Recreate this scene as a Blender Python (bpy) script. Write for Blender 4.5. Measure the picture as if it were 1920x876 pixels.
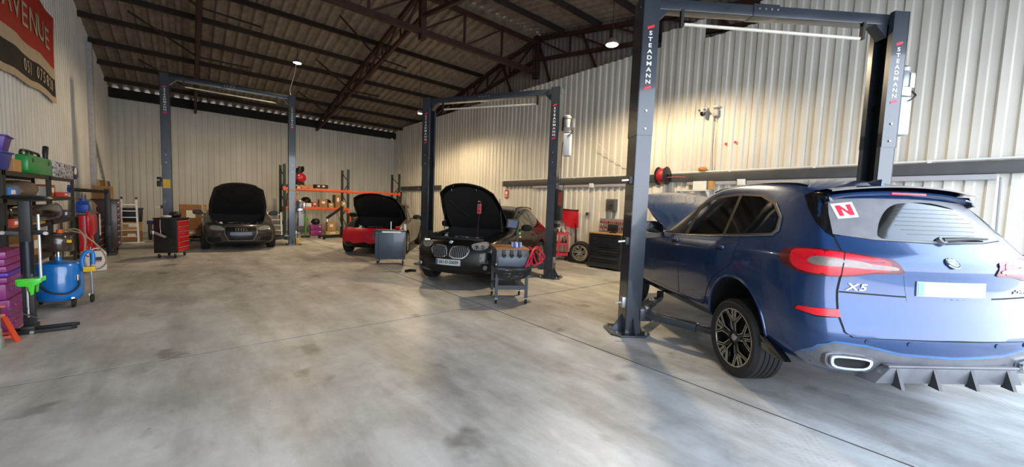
import bpy, bmesh, math, random
from mathutils import Vector, Matrix
from mathutils.bvhtree import BVHTree
from mathutils.geometry import delaunay_2d_cdt
random.seed(7)
for _o in list(bpy.data.objects): bpy.data.objects.remove(_o)
SC = bpy.context.scene
COL = SC.collection
PI = math.pi
# ------------------------------------------------------------------ camera
def make_camera():
    f, yaw, pit, roll = 713.467, math.radians(40.452), math.radians(3.9774), math.radians(2.1632)
    fw = Vector((math.sin(yaw)*math.cos(pit), math.cos(yaw)*math.cos(pit), -math.sin(pit)))
    r = Vector((math.cos(yaw), -math.sin(yaw), 0)); u = r.cross(fw)
    r2 = r*math.cos(roll) + u*math.sin(roll); u2 = -r*math.sin(roll) + u*math.cos(roll)
    cam = bpy.data.cameras.new('camera'); o = bpy.data.objects.new('camera', cam); COL.objects.link(o)
    cam.sensor_width = 36.0; cam.sensor_fit = 'HORIZONTAL'; cam.lens = 36.0*f/1920.0
    cam.clip_start = 0.05; cam.clip_end = 300
    m = Matrix((r2, u2, -fw)).transposed().to_4x4(); m.translation = Vector((0, 0, 1.6))
    o.matrix_world = m
    SC.camera = o
make_camera()
# ------------------------------------------------------------------ world, daylight, exposure
def make_world():
    w = bpy.data.worlds.new('overcast_sky'); SC.world = w; w.use_nodes = True
    nt = w.node_tree; bg = nt.nodes['Background']
    tc = nt.nodes.new('ShaderNodeTexCoord'); sx = nt.nodes.new('ShaderNodeSeparateXYZ')
    rp = nt.nodes.new('ShaderNodeValToRGB')
    nt.links.new(tc.outputs['Generated'], sx.inputs[0]); nt.links.new(sx.outputs['Z'], rp.inputs[0])
    rp.color_ramp.elements[0].position = 0.0; rp.color_ramp.elements[0].color = (0.90, 0.94, 1.0, 1)
    rp.color_ramp.elements[1].position = 0.7; rp.color_ramp.elements[1].color = (0.62, 0.78, 1.0, 1)
    nt.links.new(rp.outputs[0], bg.inputs['Color']); bg.inputs['Strength'].default_value = 7.0
make_world()
SC.view_settings.view_transform = 'Standard'
try: SC.view_settings.look = 'None'
except Exception: pass
SC.view_settings.gamma = 1.0
SC.view_settings.use_curve_mapping = False
SC.view_settings.exposure = 0.05
# portal of the open roller door: guides sampling of the sky only, adds no light
def make_portal():
    l = bpy.data.lights.new('door_portal', 'AREA'); l.shape = 'RECTANGLE'; l.size = 11.2; l.size_y = 4.6
    l.cycles.is_portal = True
    o = bpy.data.objects.new('door_portal', l); COL.objects.link(o)
    o.location = (3.5, -2.3, 2.3); o.rotation_euler = (math.radians(90), 0, 0)
make_portal()

# ------------------------------------------------------------------ colours and materials
def lin(c):
    c /= 255.0
    return c/12.92 if c <= 0.04045 else ((c+0.055)/1.055)**2.4
def rgb(h):
    h = h.lstrip('#'); return (lin(int(h[0:2], 16)), lin(int(h[2:4], 16)), lin(int(h[4:6], 16)), 1.0)
MATS = {}
def mat(name, col, rough=0.5, metal=0.0, var=0.12, scale=9.0, bump=0.0, bscale=60.0, coat=0.0, rvar=0.08, emit=None, estr=0.0, trans=0.0, alpha=1.0, spec=0.5):
    if name in MATS: return MATS[name]
    m = bpy.data.materials.new(name); m.use_nodes = True
    nt = m.node_tree; N = nt.nodes; L = nt.links
    b = N['Principled BSDF']
    c = rgb(col) if isinstance(col, str) else col
    tc = N.new('ShaderNodeTexCoord'); nz = N.new('ShaderNodeTexNoise')
    nz.inputs['Scale'].default_value = scale; nz.inputs['Detail'].default_value = 4.0
    L.new(tc.outputs['Object'], nz.inputs['Vector'])
    rp = N.new('ShaderNodeValToRGB'); e = rp.color_ramp.elements
    e[0].position = 0.3; e[1].position = 0.72
    e[0].color = tuple(x*(1-var) for x in c[:3]) + (1,); e[1].color = tuple(min(1.0, x*(1+var)) for x in c[:3]) + (1,)
    L.new(nz.outputs['Fac'], rp.inputs[0]); L.new(rp.outputs[0], b.inputs['Base Color'])
    mr = N.new('ShaderNodeMapRange'); mr.inputs['To Min'].default_value = max(0.02, rough-rvar); mr.inputs['To Max'].default_value = min(1.0, rough+rvar)
    L.new(nz.outputs['Fac'], mr.inputs['Value']); L.new(mr.outputs[0], b.inputs['Roughness'])
    b.inputs['Metallic'].default_value = metal
    b.inputs['Coat Weight'].default_value = coat; b.inputs['Coat Roughness'].default_value = 0.06
    b.inputs['Specular IOR Level'].default_value = spec
    if emit: b.inputs['Emission Color'].default_value = rgb(emit); b.inputs['Emission Strength'].default_value = estr
    if trans: b.inputs['Transmission Weight'].default_value = trans
    b.inputs['Alpha'].default_value = alpha
    if bump:
        n2 = N.new('ShaderNodeTexNoise'); n2.inputs['Scale'].default_value = bscale; n2.inputs['Detail'].default_value = 3
        L.new(tc.outputs['Object'], n2.inputs['Vector'])
        bp = N.new('ShaderNodeBump'); bp.inputs['Strength'].default_value = bump; bp.inputs['Distance'].default_value = 0.01
        L.new(n2.outputs['Fac'], bp.inputs['Height']); L.new(bp.outputs[0], b.inputs['Normal'])
    MATS[name] = m
    return m
# ------------------------------------------------------------------ mesh builder
def cr(p0, p1, p2, p3, t):
    return 0.5*((2*p1)+(p2-p0)*t+(2*p0-5*p1+4*p2-p3)*t*t+(3*p1-p0-3*p2+p3)*t*t*t)
def smooth_path(pts, n=6):
    pts = [Vector(p) for p in pts]; out = []
    for i in range(len(pts)-1):
        a = pts[max(i-1, 0)]; b = pts[i]; c = pts[i+1]; d = pts[min(i+2, len(pts)-1)]
        for k in range(n): out.append(cr(a, b, c, d, k/n))
    out.append(pts[-1]); return out
class MB:
    def __init__(s): s.v = []; s.f = []
    def add(s, vs, fs):
        o = len(s.v); s.v += [Vector(v) for v in vs]; s.f += [tuple(i+o for i in f) for f in fs]; return s
    def box(s, c, d, rot=None):
        x, y, z = d[0]/2, d[1]/2, d[2]/2
        vs = [Vector((a*x, b*y, e*z)) for e in (-1, 1) for b in (-1, 1) for a in (-1, 1)]
        if rot is not None:
            R = rot if isinstance(rot, Matrix) else Matrix.Rotation(rot, 3, 'Z')
            vs = [R @ v for v in vs]
        c = Vector(c)
        return s.add([v+c for v in vs], [(0, 2, 3, 1), (4, 5, 7, 6), (0, 1, 5, 4), (2, 6, 7, 3), (0, 4, 6, 2), (1, 3, 7, 5)])
    def bar(s, p0, p1, w, h, up=(0, 0, 1)):
        p0, p1 = Vector(p0), Vector(p1); d = (p1-p0); L = d.length; d.normalize(); up = Vector(up)
        if abs(d.dot(up)) > .98: up = Vector((0, 1, 0))
        x = d.cross(up).normalized(); z = x.cross(d)
        R = Matrix((x, d, z)).transposed()
        return s.box((p0+p1)/2, (w, L, h), R)
    def cyl(s, p0, p1, r0, r1=None, n=16, cap=True):
        r1 = r0 if r1 is None else r1
        p0, p1 = Vector(p0), Vector(p1); d = (p1-p0).normalized()
        up = Vector((0, 0, 1)) if abs(d.z) < .95 else Vector((1, 0, 0))
        x = d.cross(up).normalized(); y = d.cross(x)
        vs = []
        for p, r in ((p0, r0), (p1, r1)):
            for k in range(n):
                a = 2*PI*k/n; vs.append(p + x*math.cos(a)*r + y*math.sin(a)*r)
        fs = [(k, k+n, (k+1) % n+n, (k+1) % n) for k in range(n)]
        if cap: fs += [tuple(range(n)), tuple(range(2*n-1, n-1, -1))]
        return s.add(vs, fs)
    def tube(s, pts, r, n=8, cap=True):
        pts = [Vector(p) for p in pts]; vs = []; fs = []; px = None
        rr = r if isinstance(r, (list, tuple)) else [r]*len(pts)
        for i, p in enumerate(pts):
            d = (pts[min(i+1, len(pts)-1)]-pts[max(i-1, 0)]).normalized()
            if px is None:
                up = Vector((0, 0, 1)) if abs(d.z) < .9 else Vector((1, 0, 0)); x = d.cross(up).normalized()
            else:
                x = (px - d*px.dot(d)).normalized()
            px = x; y = d.cross(x)
            for k in range(n):
                a = 2*PI*k/n; vs.append(p+x*math.cos(a)*rr[i]+y*math.sin(a)*rr[i])
        for i in range(len(pts)-1):
            for k in range(n):
                a = i*n+k; b = i*n+(k+1) % n; fs.append((a, b, b+n, a+n))
        if cap: fs += [tuple(range(n-1, -1, -1)), tuple(range((len(pts)-1)*n, len(pts)*n))]
        return s.add(vs, fs)
    def lathe(s, prof, n=24, o=(0, 0, 0), axis='Z'):
        vs = []; fs = []; m = len(prof); o = Vector(o)
        for k in range(n):
            a = 2*PI*k/n; c, q = math.cos(a), math.sin(a)
            for r, h in prof:
                v = (r*c, r*q, h) if axis == 'Z' else ((h, r*c, r*q) if axis == 'X' else (r*q, h, r*c))
                vs.append(o+Vector(v))
        for k in range(n):
            for i in range(m-1):
                a = k*m+i; b = ((k+1) % n)*m+i; fs.append((a, b, b+1, a+1))
        return s.add(vs, fs)
    def prism(s, poly, fr, d):
        """poly: 2D points, fr: (origin, u, v), extruded d along u x v (centred if d is a tuple (a,b))"""
        o, u, v = (Vector(q) for q in fr); w = u.cross(v); a, b = d if isinstance(d, tuple) else (0, d)
        n = len(poly)
        vs = [o+u*p[0]+v*p[1]+w*a for p in poly]+[o+u*p[0]+v*p[1]+w*b for p in poly]
        fs = [tuple(range(n-1, -1, -1)), tuple(range(n, 2*n))]+[(k, (k+1) % n, (k+1) % n+n, k+n) for k in range(n)]
        return s.add(vs, fs)
    def grid(s, pts):
        n = len(pts); m = len(pts[0]); vs = [p for r in pts for p in r]
        return s.add(vs, [(i*m+j, (i+1)*m+j, (i+1)*m+j+1, i*m+j+1) for i in range(n-1) for j in range(m-1)])
    def mesh(s, name, bevel=0, seg=2, smooth=35, fix=True):
        bm = bmesh.new(); vs = [bm.verts.new(v) for v in s.v]
        for f in s.f:
            try: bm.faces.new([vs[i] for i in f])
            except ValueError: pass
        if fix: bmesh.ops.recalc_face_normals(bm, faces=bm.faces)
        if bevel:
            ed = [e for e in bm.edges if len(e.link_faces) == 2 and e.calc_face_angle(0) > .5]
            bmesh.ops.bevel(bm, geom=ed, offset=bevel, segments=seg, affect='EDGES', clamp_overlap=True, profile=.6)
        me = bpy.data.meshes.new(name); bm.to_mesh(me); bm.free()
        if smooth:
            me.polygons.foreach_set('use_smooth', [True]*len(me.polygons)); me.set_sharp_from_angle(angle=math.radians(smooth))
        return me
    def build(s, name, m, parent=None, bevel=0, seg=2, smooth=35, label=None, loc=None, rot=None):
        return obj(name, s.mesh(name, bevel, seg, smooth), m, parent, label, loc, rot)
def obj(name, me, m, parent=None, label=None, loc=None, rot=None):
    o = bpy.data.objects.new(name, me); COL.objects.link(o)
    if m is not None and not me.materials: me.materials.append(m)
    if parent is not None: o.parent = parent
    if label: o['label'] = label
    if loc is not None: o.location = loc
    if rot is not None: o.rotation_euler = rot
    return o
def tag(o, label, cat, group=None):
    o['label'] = label; o['category'] = cat
    if group: o['group'] = group
    return o
def thing(name, label, cat, loc=(0, 0, 0), rz=0.0, group=None):
    o = bpy.data.objects.new(name, None); COL.objects.link(o); o.empty_display_size = .1
    o.location = loc; o.rotation_euler = (0, 0, rz)
    return tag(o, label, cat, group)
def struct(o): o['kind'] = 'structure'; return o
def copy_tree(o, parent=None):
    c = o.copy(); COL.objects.link(c); c.parent = parent
    for ch in list(o.children): copy_tree(ch, c)
    return c
def text_mesh(txt, size, extrude=0.002, bold=0.0, align='CENTER'):
    cu = bpy.data.curves.new('lettering', 'FONT'); cu.body = txt; cu.size = size; cu.extrude = extrude; cu.offset = bold
    cu.align_x = align; cu.align_y = 'CENTER'; cu.resolution_u = 3
    o = bpy.data.objects.new('lettering', cu); COL.objects.link(o)
    dg = bpy.context.evaluated_depsgraph_get(); me = bpy.data.meshes.new_from_object(o.evaluated_get(dg))
    bpy.data.objects.remove(o); bpy.data.curves.remove(cu)
    me.materials.clear()
    return me
def xf(me, M4):
    me.transform(M4); return me
def frame(o, u, v):
    """matrix whose local x=u, y=v, z=u x v at origin o"""
    u = Vector(u).normalized(); v = Vector(v); w = u.cross(v).normalized(); v = w.cross(u)
    m = Matrix((u, v, w)).transposed().to_4x4(); m.translation = Vector(o); return m
# shared materials
STEEL = mat('dark_slate_powder_coat', '#323a44', .30, .25, .1, 3, coat=.6)
BLACK = mat('black_painted_steel', '#1b1c1e', .45, .1, .2, 6)
BLKPL = mat('black_plastic', '#17181a', .5, 0, .2, 12)
RUBBER = mat('black_rubber', '#1a1a1b', .75, 0, .2, 20, bump=.1, bscale=120)
CHROME = mat('chrome', '#d5d7da', .14, 1.0, .05, 5)
ALU = mat('brushed_aluminium', '#b9bcc0', .32, .9, .1, 30)
WHITEP = mat('white_print', '#e8e8e4', .5, 0, .03, 5)
REDP = mat('red_print', '#d8203a', .45, 0, .05, 5)
REDM = mat('red_tool_enamel', '#c4101f', .35, 0, .1, 6, coat=.3)
CARD = mat('brown_cardboard', '#9a7148', .85, 0, .14, 7, bump=.1, bscale=40)
CARD2 = mat('tan_cardboard', '#b58a57', .85, 0, .12, 6, bump=.1, bscale=40)
WOODP = mat('pine_wood', '#b08a5a', .7, 0, .22, 14, bump=.15, bscale=50)
WHITEPL = mat('white_plastic', '#d9dad6', .5, 0, .06, 4)
# ------------------------------------------------------------------ building shell
XL, XR, YB, YF = -2.28, 9.3, 21.8, -2.4
RIDGE_Y, EAVE_Z, SLOPE = 10.2, 5.62, .185
RIDGE_Z = EAVE_Z+SLOPE*(YB-RIDGE_Y)
def roof_z(y): return RIDGE_Z-SLOPE*abs(y-RIDGE_Y)
def concrete_material():
    m = bpy.data.materials.new('worn_polished_concrete'); m.use_nodes = True
    nt = m.node_tree; N = nt.nodes; L = nt.links; b = N['Principled BSDF']
    tc = N.new('ShaderNodeTexCoord')
    def noise(sc, det=5, rough=.55, vec=None, dist=0.0):
        n = N.new('ShaderNodeTexNoise'); n.inputs['Scale'].default_value = sc; n.inputs['Detail'].default_value = det
        n.inputs['Roughness'].default_value = rough; n.inputs['Distortion'].default_value = dist
        L.new(vec if vec is not None else tc.outputs['Object'], n.inputs['Vector']); return n.outputs['Fac']
    def ramp(fac, stops):
        r = N.new('ShaderNodeValToRGB'); e = r.color_ramp.elements
        while len(e) < len(stops): e.new(.5)
        for k, (p, c) in enumerate(stops): e[k].position = p; e[k].color = c if len(c) == 4 else (*c, 1)
        L.new(fac, r.inputs[0]); return r.outputs[0]
    def mix(fac, a, c, mode='MIX'):
        q = N.new('ShaderNodeMix'); q.data_type = 'RGBA'; q.blend_type = mode
        if isinstance(fac, float): q.inputs[0].default_value = fac
        else: L.new(fac, q.inputs[0])
        for s, i in ((a, 6), (c, 7)):
            if isinstance(s, tuple): q.inputs[i].default_value = s
            else: L.new(s, q.inputs[i])
        return q.outputs[2]
    def mapped(rot, scale, loc=(0, 0, 0)):
        mp = N.new('ShaderNodeMapping'); mp.inputs['Rotation'].default_value = (0, 0, rot); mp.inputs['Scale'].default_value = scale
        mp.inputs['Location'].default_value = loc
        L.new(tc.outputs['Object'], mp.inputs['Vector']); return mp.outputs[0]
    base = ramp(noise(.55, 8, .62), [(.30, rgb('#9f9f9d')), (.5, rgb('#bdbebd')), (.72, rgb('#d6d7d7'))])
    grain = ramp(noise(7, 6, .7), [(.25, (.78, .78, .78)), (.7, (1, 1, 1))])
    c = mix(.55, base, grain, 'MULTIPLY')
    # drag and tyre dirt running along the driving direction
    drag = ramp(noise(1.0, 6, .6, mapped(.6, (2.3, .45, 1))), [(.36, (.5, .48, .45)), (.56, (1, 1, 1))])
    c = mix(.6, c, drag, 'MULTIPLY')
    blotch = ramp(noise(2.6, 7, .68, mapped(.9, (1.0, .55, 1), (3, 1, 0)), .6), [(.38, (.66, .65, .63)), (.58, (1, 1, 1))])
    c = mix(.6, c, blotch, 'MULTIPLY')
    # oil stains and small dark chips
    oil = ramp(noise(1.7, 3, .5), [(.26, rgb('#5d564c')), (.36, (1, 1, 1))])
    c = mix(.6, c, oil, 'MULTIPLY')
    chips = ramp(noise(16, 2, .5), [(.2, (.3, .28, .26)), (.25, (1, 1, 1))])
    c = mix(.7, c, chips, 'MULTIPLY')
    # faint brown tint in broad noise patches
    tint = ramp(noise(.35, 4, .5, mapped(0, (1, 1, 1), (4, 9, 0))), [(.5, (0, 0, 0)), (.72, (1, 1, 1))])
    c = mix(ramp(tint, [(0, (0, 0, 0)), (1, (.22, .22, .22))]), c, rgb('#96836a'))
    # tread prints of tyres: bands of short dashes
    def track(rot, loc, width):
        v = mapped(rot, (1, 1, 1), loc)
        sp = N.new('ShaderNodeSeparateXYZ'); L.new(v, sp.inputs[0])
        a = N.new('ShaderNodeMath'); a.operation = 'ABSOLUTE'; L.new(sp.outputs['X'], a.inputs[0])
        lt = N.new('ShaderNodeMath'); lt.operation = 'LESS_THAN'; L.new(a.outputs[0], lt.inputs[0]); lt.inputs[1].default_value = width
        w = N.new('ShaderNodeTexWave'); w.wave_type = 'BANDS'; w.bands_direction = 'Y'; w.inputs['Scale'].default_value = 8.0
        w.inputs['Distortion'].default_value = 2.5; w.inputs['Detail Scale'].default_value = 3.0; L.new(v, w.inputs['Vector'])
        w2 = N.new('ShaderNodeTexWave'); w2.wave_type = 'BANDS'; w2.bands_direction = 'X'; w2.inputs['Scale'].default_value = 7.0; L.new(v, w2.inputs['Vector'])
        k = N.new('ShaderNodeMath'); k.operation = 'MULTIPLY'; L.new(w.outputs['Fac'], k.inputs[0]); L.new(w2.outputs['Fac'], k.inputs[1])
        k2 = N.new('ShaderNodeMath'); k2.operation = 'MULTIPLY'; L.new(k.outputs[0], k2.inputs[0]); L.new(lt.outputs[0], k2.inputs[1])
        nn = ramp(noise(1.1, 4, .6, mapped(0, (1, 1, 1), (loc[0]*3, 2, 0))), [(.46, (0, 0, 0)), (.70, (.55, .55, .55))])
        k3 = N.new('ShaderNodeMath'); k3.operation = 'MULTIPLY'; L.new(k2.outputs[0], k3.inputs[0]); L.new(nn, k3.inputs[1])
        return k3.outputs[0]
    for rot, loc in ((.62, (-2.20, 0, 0)), (.30, (-3.4, 0, 0)), (.98, (-1.35, 0, 0)), (1.12, (-2.7, 0, 0)), (.62, (-3.75, 0, 0))):
        c = mix(track(rot, loc, .13), c, rgb('#55524d'))
    L.new(c, b.inputs['Base Color'])
    r = N.new('ShaderNodeMapRange'); r.inputs['To Min'].default_value = .30; r.inputs['To Max'].default_value = .62
    L.new(noise(1.3, 6, .65), r.inputs['Value']); L.new(r.outputs[0], b.inputs['Roughness'])
    b.inputs['Specular IOR Level'].default_value = .45
    bp = N.new('ShaderNodeBump'); bp.inputs['Strength'].default_value = .12; bp.inputs['Distance'].default_value = .004
    L.new(noise(35, 4), bp.inputs['Height']); L.new(bp.outputs[0], b.inputs['Normal'])
    return m
CONC = concrete_material()
def sheet_material(name, col, streak=.2, rough=.45, dirt='#6b6256'):
    m = bpy.data.materials.new(name); m.use_nodes = True
    nt = m.node_tree; N = nt.nodes; L = nt.links; b = N['Principled BSDF']
    g = N.new('ShaderNodeNewGeometry'); mp = N.new('ShaderNodeMapping'); mp.inputs['Scale'].default_value = (1.6, 1.6, .12)
    L.new(g.outputs['Position'], mp.inputs['Vector'])
    n1 = N.new('ShaderNodeTexNoise'); n1.inputs['Scale'].default_value = 2.2; n1.inputs['Detail'].default_value = 6; L.new(mp.outputs[0], n1.inputs['Vector'])
    rp = N.new('ShaderNodeValToRGB'); e = rp.color_ramp.elements; c = rgb(col); d = rgb(dirt)
    e[0].position = .3; e[0].color = tuple(c[i]*(1-streak)+d[i]*streak for i in range(3))+(1,); e[1].position = .6; e[1].color = c
    L.new(n1.outputs['Fac'], rp.inputs[0])
    n2 = N.new('ShaderNodeTexNoise'); n2.inputs['Scale'].default_value = .9; n2.inputs['Detail'].default_value = 3; L.new(g.outputs['Position'], n2.inputs['Vector'])
    r2 = N.new('ShaderNodeValToRGB'); r2.color_ramp.elements[0].position = .3; r2.color_ramp.elements[0].color = (.86, .86, .85, 1); r2.color_ramp.elements[1].position = .65
    L.new(n2.outputs['Fac'], r2.inputs[0])
    mx = N.new('ShaderNodeMix'); mx.data_type = 'RGBA'; mx.blend_type = 'MULTIPLY'; mx.inputs[0].default_value = .8
    L.new(rp.outputs[0], mx.inputs[6]); L.new(r2.outputs[0], mx.inputs[7]); L.new(mx.outputs[2], b.inputs['Base Color'])
    b.inputs['Roughness'].default_value = rough; b.inputs['Specular IOR Level'].default_value = .4
    return m
WSHEET = sheet_material('white_coated_wall_sheet', '#dbd8ce', .22, .42)
BSHEET = sheet_material('grey_white_wall_panel', '#d4d2c9', .15, .5)
LSHEET = sheet_material('pale_grey_wall_sheet', '#dadad6', .12, .45)
RSHEET = sheet_material('brown_grey_roof_sheet', '#94877a', .45, .75, '#4a3f35')
DSHEET = sheet_material('weathered_grey_gable_sheet', '#8b8078', .5, .7, '#463c34')
RUST = mat('red_oxide_steel', '#3b211b', .65, .1, .3, 3)
DKSTEEL = mat('dark_brown_steel', '#2b211d', .65, .1, .3, 3)
RAIL = mat('charcoal_rail_steel', '#454647', .5, .2, .15, 4)
GAP = mat('dark_joint_filler', '#161513', .9)

def rib_profile(n, pitch, top, slope, depth):
    """points (along, out) over n ribs"""
    pts = []
    for k in range(n):
        a = k*pitch; pts += [(a, 0), (a+pitch-top-2*slope, 0), (a+pitch-top-slope, depth), (a+pitch-slope, depth)]
    pts.append((n*pitch, 0)); return pts
def sheet_mesh(name, pts, h, topfun=None):
    mb = MB(); n = len(pts)
    vs = [(0, a, 0) for a, o in pts]
    vs = [Vector((-o, a, 0)) for a, o in pts]+[Vector((-o, a, (topfun(a) if topfun else h))) for a, o in pts]
    mb.add(vs, [(k, k+1, n+k+1, n+k) for k in range(n-1)])
    return mb.mesh(name, fix=False, smooth=0)
# floor: slabs between saw-cut joints
fl = bpy.data.meshes.new('floor')
mb = MB(); mb.box((3.5, 4.0, -.054), (26, 44, .1)); flo = struct(mb.build('floor', GAP))
g = .011
for x0, x1, y0, y1 in ((XL-.3, 3.60, 4.88, YB+.2), (3.60, XR+.5, 4.93, YB+.2), (XL-.3, 3.60, -2.6, 4.88), (3.60, XR+.5, -2.6, 4.93), (-9, 16, -16, -2.6)):
    m_ = MB().box(((x0+x1)/2, (y0+y1)/2, -.04), (x1-x0-2*g, y1-y0-2*g, .08)); m_.build('slab', CONC, flo)
# right wall: outer weathered cladding, inner white sheets
wr = struct(MB().box((XR+.55, (YB+YF)/2, 2.8), (.06, YB-YF+.6, 5.4)).build('wall_right', mat('dark_block_wall', '#4c463f', .9)))
pr_ = rib_profile(5, .22, .085, .022, .034); SW = 5*.22
sh1 = sheet_mesh('cladding_sheet', pr_, 5.83)
def wall_sheet(me, y, x=XR): return obj('cladding_sheet', me, WSHEET, wr, loc=(x, y, 0))
tall = {}
k = 0; y = YF
while y < YB:
    c = y+SW/2
    h = 5.83 if c > 5.0 else (6.17 if c > 3.9 else (5.70 if c > 2.85 else roof_z(max(c-SW/2, YF))-.12))
    key = round(h, 2)
    if key not in tall: tall[key] = sheet_mesh('cladding_sheet', pr_, h)
    wall_sheet(tall[key], y, XR+(.0 if k % 2 else .006)); y += SW; k += 1
# gable cladding above, set back behind the lining
y = YF; gp = rib_profile(6, .18, .06, .04, .05)
while y < YB:
    hh = lambda a, y=y: roof_z(y+a)+.02
    me = sheet_mesh('gable_sheet', gp, 0, hh); me.transform(Matrix.Translation((0, 0, 0)))
    obj('gable_sheet', me, DSHEET, wr, loc=(XR+.42, y, 0)); y += 1.08
# rail along the right wall with cable trunking and a thin pipe
rl = struct(MB().box((XR-.07, (11.4+YF)/2, 2.47), (.12, 11.4-YF, .19)).build('trim_1', RAIL, bevel=.006))
struct(MB().box((XR-.07, 18.4, 2.40), (.12, 4.4, .22)).build('trim_2', RAIL, bevel=.006))
p_ = MB().tube([(XR-.10, YF, 2.60), (XR-.10, 5, 2.59), (XR-.10, 11.6, 2.585)], .018, 8); p_.build('pipe', WHITEPL, rl)
for yy in (.4, 1.9, 3.4, 4.9, 6.4, 7.9, 9.4): MB().box((XR-.10, yy, 2.585), (.05, .05, .06)).build('pipe_clip', WHITEPL, rl)
# cable trunking lengths under the rail
TRK = mat('grey_cable_trunking', '#9a9a9e', .45, 0, .06, 3)
for a, b_ in ((-.30, 3.05), (3.25, 4.35), (5.55, 7.1), (7.3, 8.3), (8.35, 9.75)):
    MB().box((XR-.075, (a+b_)/2, 2.325), (.07, b_-a, .085)).build('trunking', TRK, rl, bevel=.004)
for yy in (3.15, 7.2): MB().box((XR-.085, yy, 2.33), (.10, .16, .13)).build('junction_box', WHITEPL, rl, bevel=.006)
MB().tube([(XR-.10, -.34, 2.32), (XR-.09, -.36, 1.5), (XR-.09, -.36, .9)], .014, 6).build('drop_conduit', TRK, rl)
# back wall
wb = struct(MB().box((3.5, YB+.35, 2.7), (12.4, .08, 5.2)).build('wall_back', MATS['dark_block_wall']))
pb = rib_profile(5, .2, .152, .008, .032)
def rotated_sheet(me): me.transform(Matrix.Rotation(PI/2, 4, 'Z')); return me
sb = sheet_mesh('wall_panel', pb, 5.36); sb.transform(Matrix(((0, -1, 0, 0), (1, 0, 0, 0), (0, 0, 1, 0), (0, 0, 0, 1)))); sb.transform(Matrix.Diagonal((-1, -1, 1, 1)))
x = XL
while x < XR:
    obj('wall_panel', sb, BSHEET, wb, loc=(x, YB, 0)); x += 1.0
struct(MB().box((3.5, YB-.05, 5.465), (11.8, .16, .36)).build('trim_3', mat('black_eave_beam', '#15130f', .8)))
# left wall
wl = struct(MB().box((XL-.30, (YB+YF)/2, 2.7), (.06, YB-YF+.6, 5.2)).build('wall_left', MATS['dark_block_wall']))
pl = rib_profile(5, .2, .05, .03, .022); y = YF
while y < YB:
    me = sheet_mesh('wall_sheet', pl, 0, lambda a, y=y: roof_z(min(y+a, YB))+.03); me.transform(Matrix.Diagonal((-1, 1, 1, 1)))
    obj('wall_sheet', me, LSHEET, wl, loc=(XL-.02, y, 0)); y += 1.0
MB().box((XL+.05, 17.55, 3.05), (.14, .16, 6.1)).build('wall_column', mat('pale_grey_column_paint', '#a9a8ac', .5), wl, bevel=.005)
MB().bar((XL+.04, 17.7, 3.6), (XL+.04, 20.0, 1.7), .05, .07).build('wall_brace', MATS['pale_grey_column_paint'], wl)
# front wall around the open roller door
wf = struct(MB().box((3.5, YF, 5.15), (12.4, .15, .9)).build('wall_front', BSHEET))
MB().box((XL-.15, YF, 2.4), (.7, .15, 4.8)).build('door_jamb', BSHEET, wf); MB().box((XR+.2, YF, 2.4), (.6, .15, 4.8)).build('door_jamb', BSHEET, wf)
# roof sheets
ro = struct(MB().box((3.5, RIDGE_Y, RIDGE_Z+.14), (13, .5, .04)).build('ceiling', RSHEET))
rp_ = rib_profile(4, .3, .11, .05, .085); RW = 1.2
Ls = (YB-RIDGE_Y+.35)/math.cos(math.atan(SLOPE)); Lf = (RIDGE_Y-YF+.3)/math.cos(math.atan(SLOPE))
def roof_sheet(L):
    n = len(rp_); vs = [Vector((a, 0, o)) for a, o in rp_]+[Vector((a, L, o)) for a, o in rp_]
    mb = MB().add(vs, [(k, k+1, n+k+1, n+k) for k in range(n-1)]); return mb.mesh('roof_sheet', smooth=0, fix=False)
rb, rf = roof_sheet(Ls), roof_sheet(Lf)
ang = math.atan(SLOPE); x = XL-.6
while x < XR+.7:
    obj('roof_sheet', rb, RSHEET, ro, loc=(x, RIDGE_Y, RIDGE_Z+.02), rot=(-ang, 0, 0))
    o = obj('roof_sheet', rf, RSHEET, ro, loc=(x+RW, RIDGE_Y, RIDGE_Z+.02), rot=(-ang, 0, PI)); x += RW
# purlins
for yy in (21.75, 20.75, 19.35, 17.9, 16.4, 15.03, 13.55, 12.1, 10.55, 9.0, 7.5, 6.0, 4.5, 3.0, 1.5, 0.0, -1.6):
    zz = roof_z(yy)-.07
    MB().box((3.5, yy, zz), (12.2, .07, .15), Matrix.Rotation(ang if yy < RIDGE_Y else -ang, 3, 'X')).build('purlin', DKSTEEL, ro)
# lattice trusses
def lattice(x, y0, y1, m=RUST, dep=.72):
    n = 8; s = -1 if y1 < y0 else 1
    T = [Vector((x, y0+(y1-y0)*k/n, roof_z(y0+(y1-y0)*k/n)-.20)) for k in range(n+1)]
    B = [p-Vector((0, 0, dep*(.35+.65*k/n))) for k, p in enumerate(T)]
    MB().bar(T[0], T[-1], .11, .12).build('rafter_chord', m, ro); MB().bar(B[0], B[-1], .09, .10).build('rafter_chord', m, ro)
    for k in range(n):
        MB().bar(B[k], T[k], .05, .05, (1, 0, 0)).build('web', m, ro); MB().bar(B[k], T[k+1], .05, .05, (1, 0, 0)).build('web', m, ro)
for xx in (.3, 5.1, 9.52):
    lattice(xx, YB, RIDGE_Y); lattice(xx, YF, RIDGE_Y)
    MB().box((xx, RIDGE_Y, (RIDGE_Z+6.3)/2-.1), (.16, .18, RIDGE_Z-6.3)).build('king_post', RUST, ro)
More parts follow.
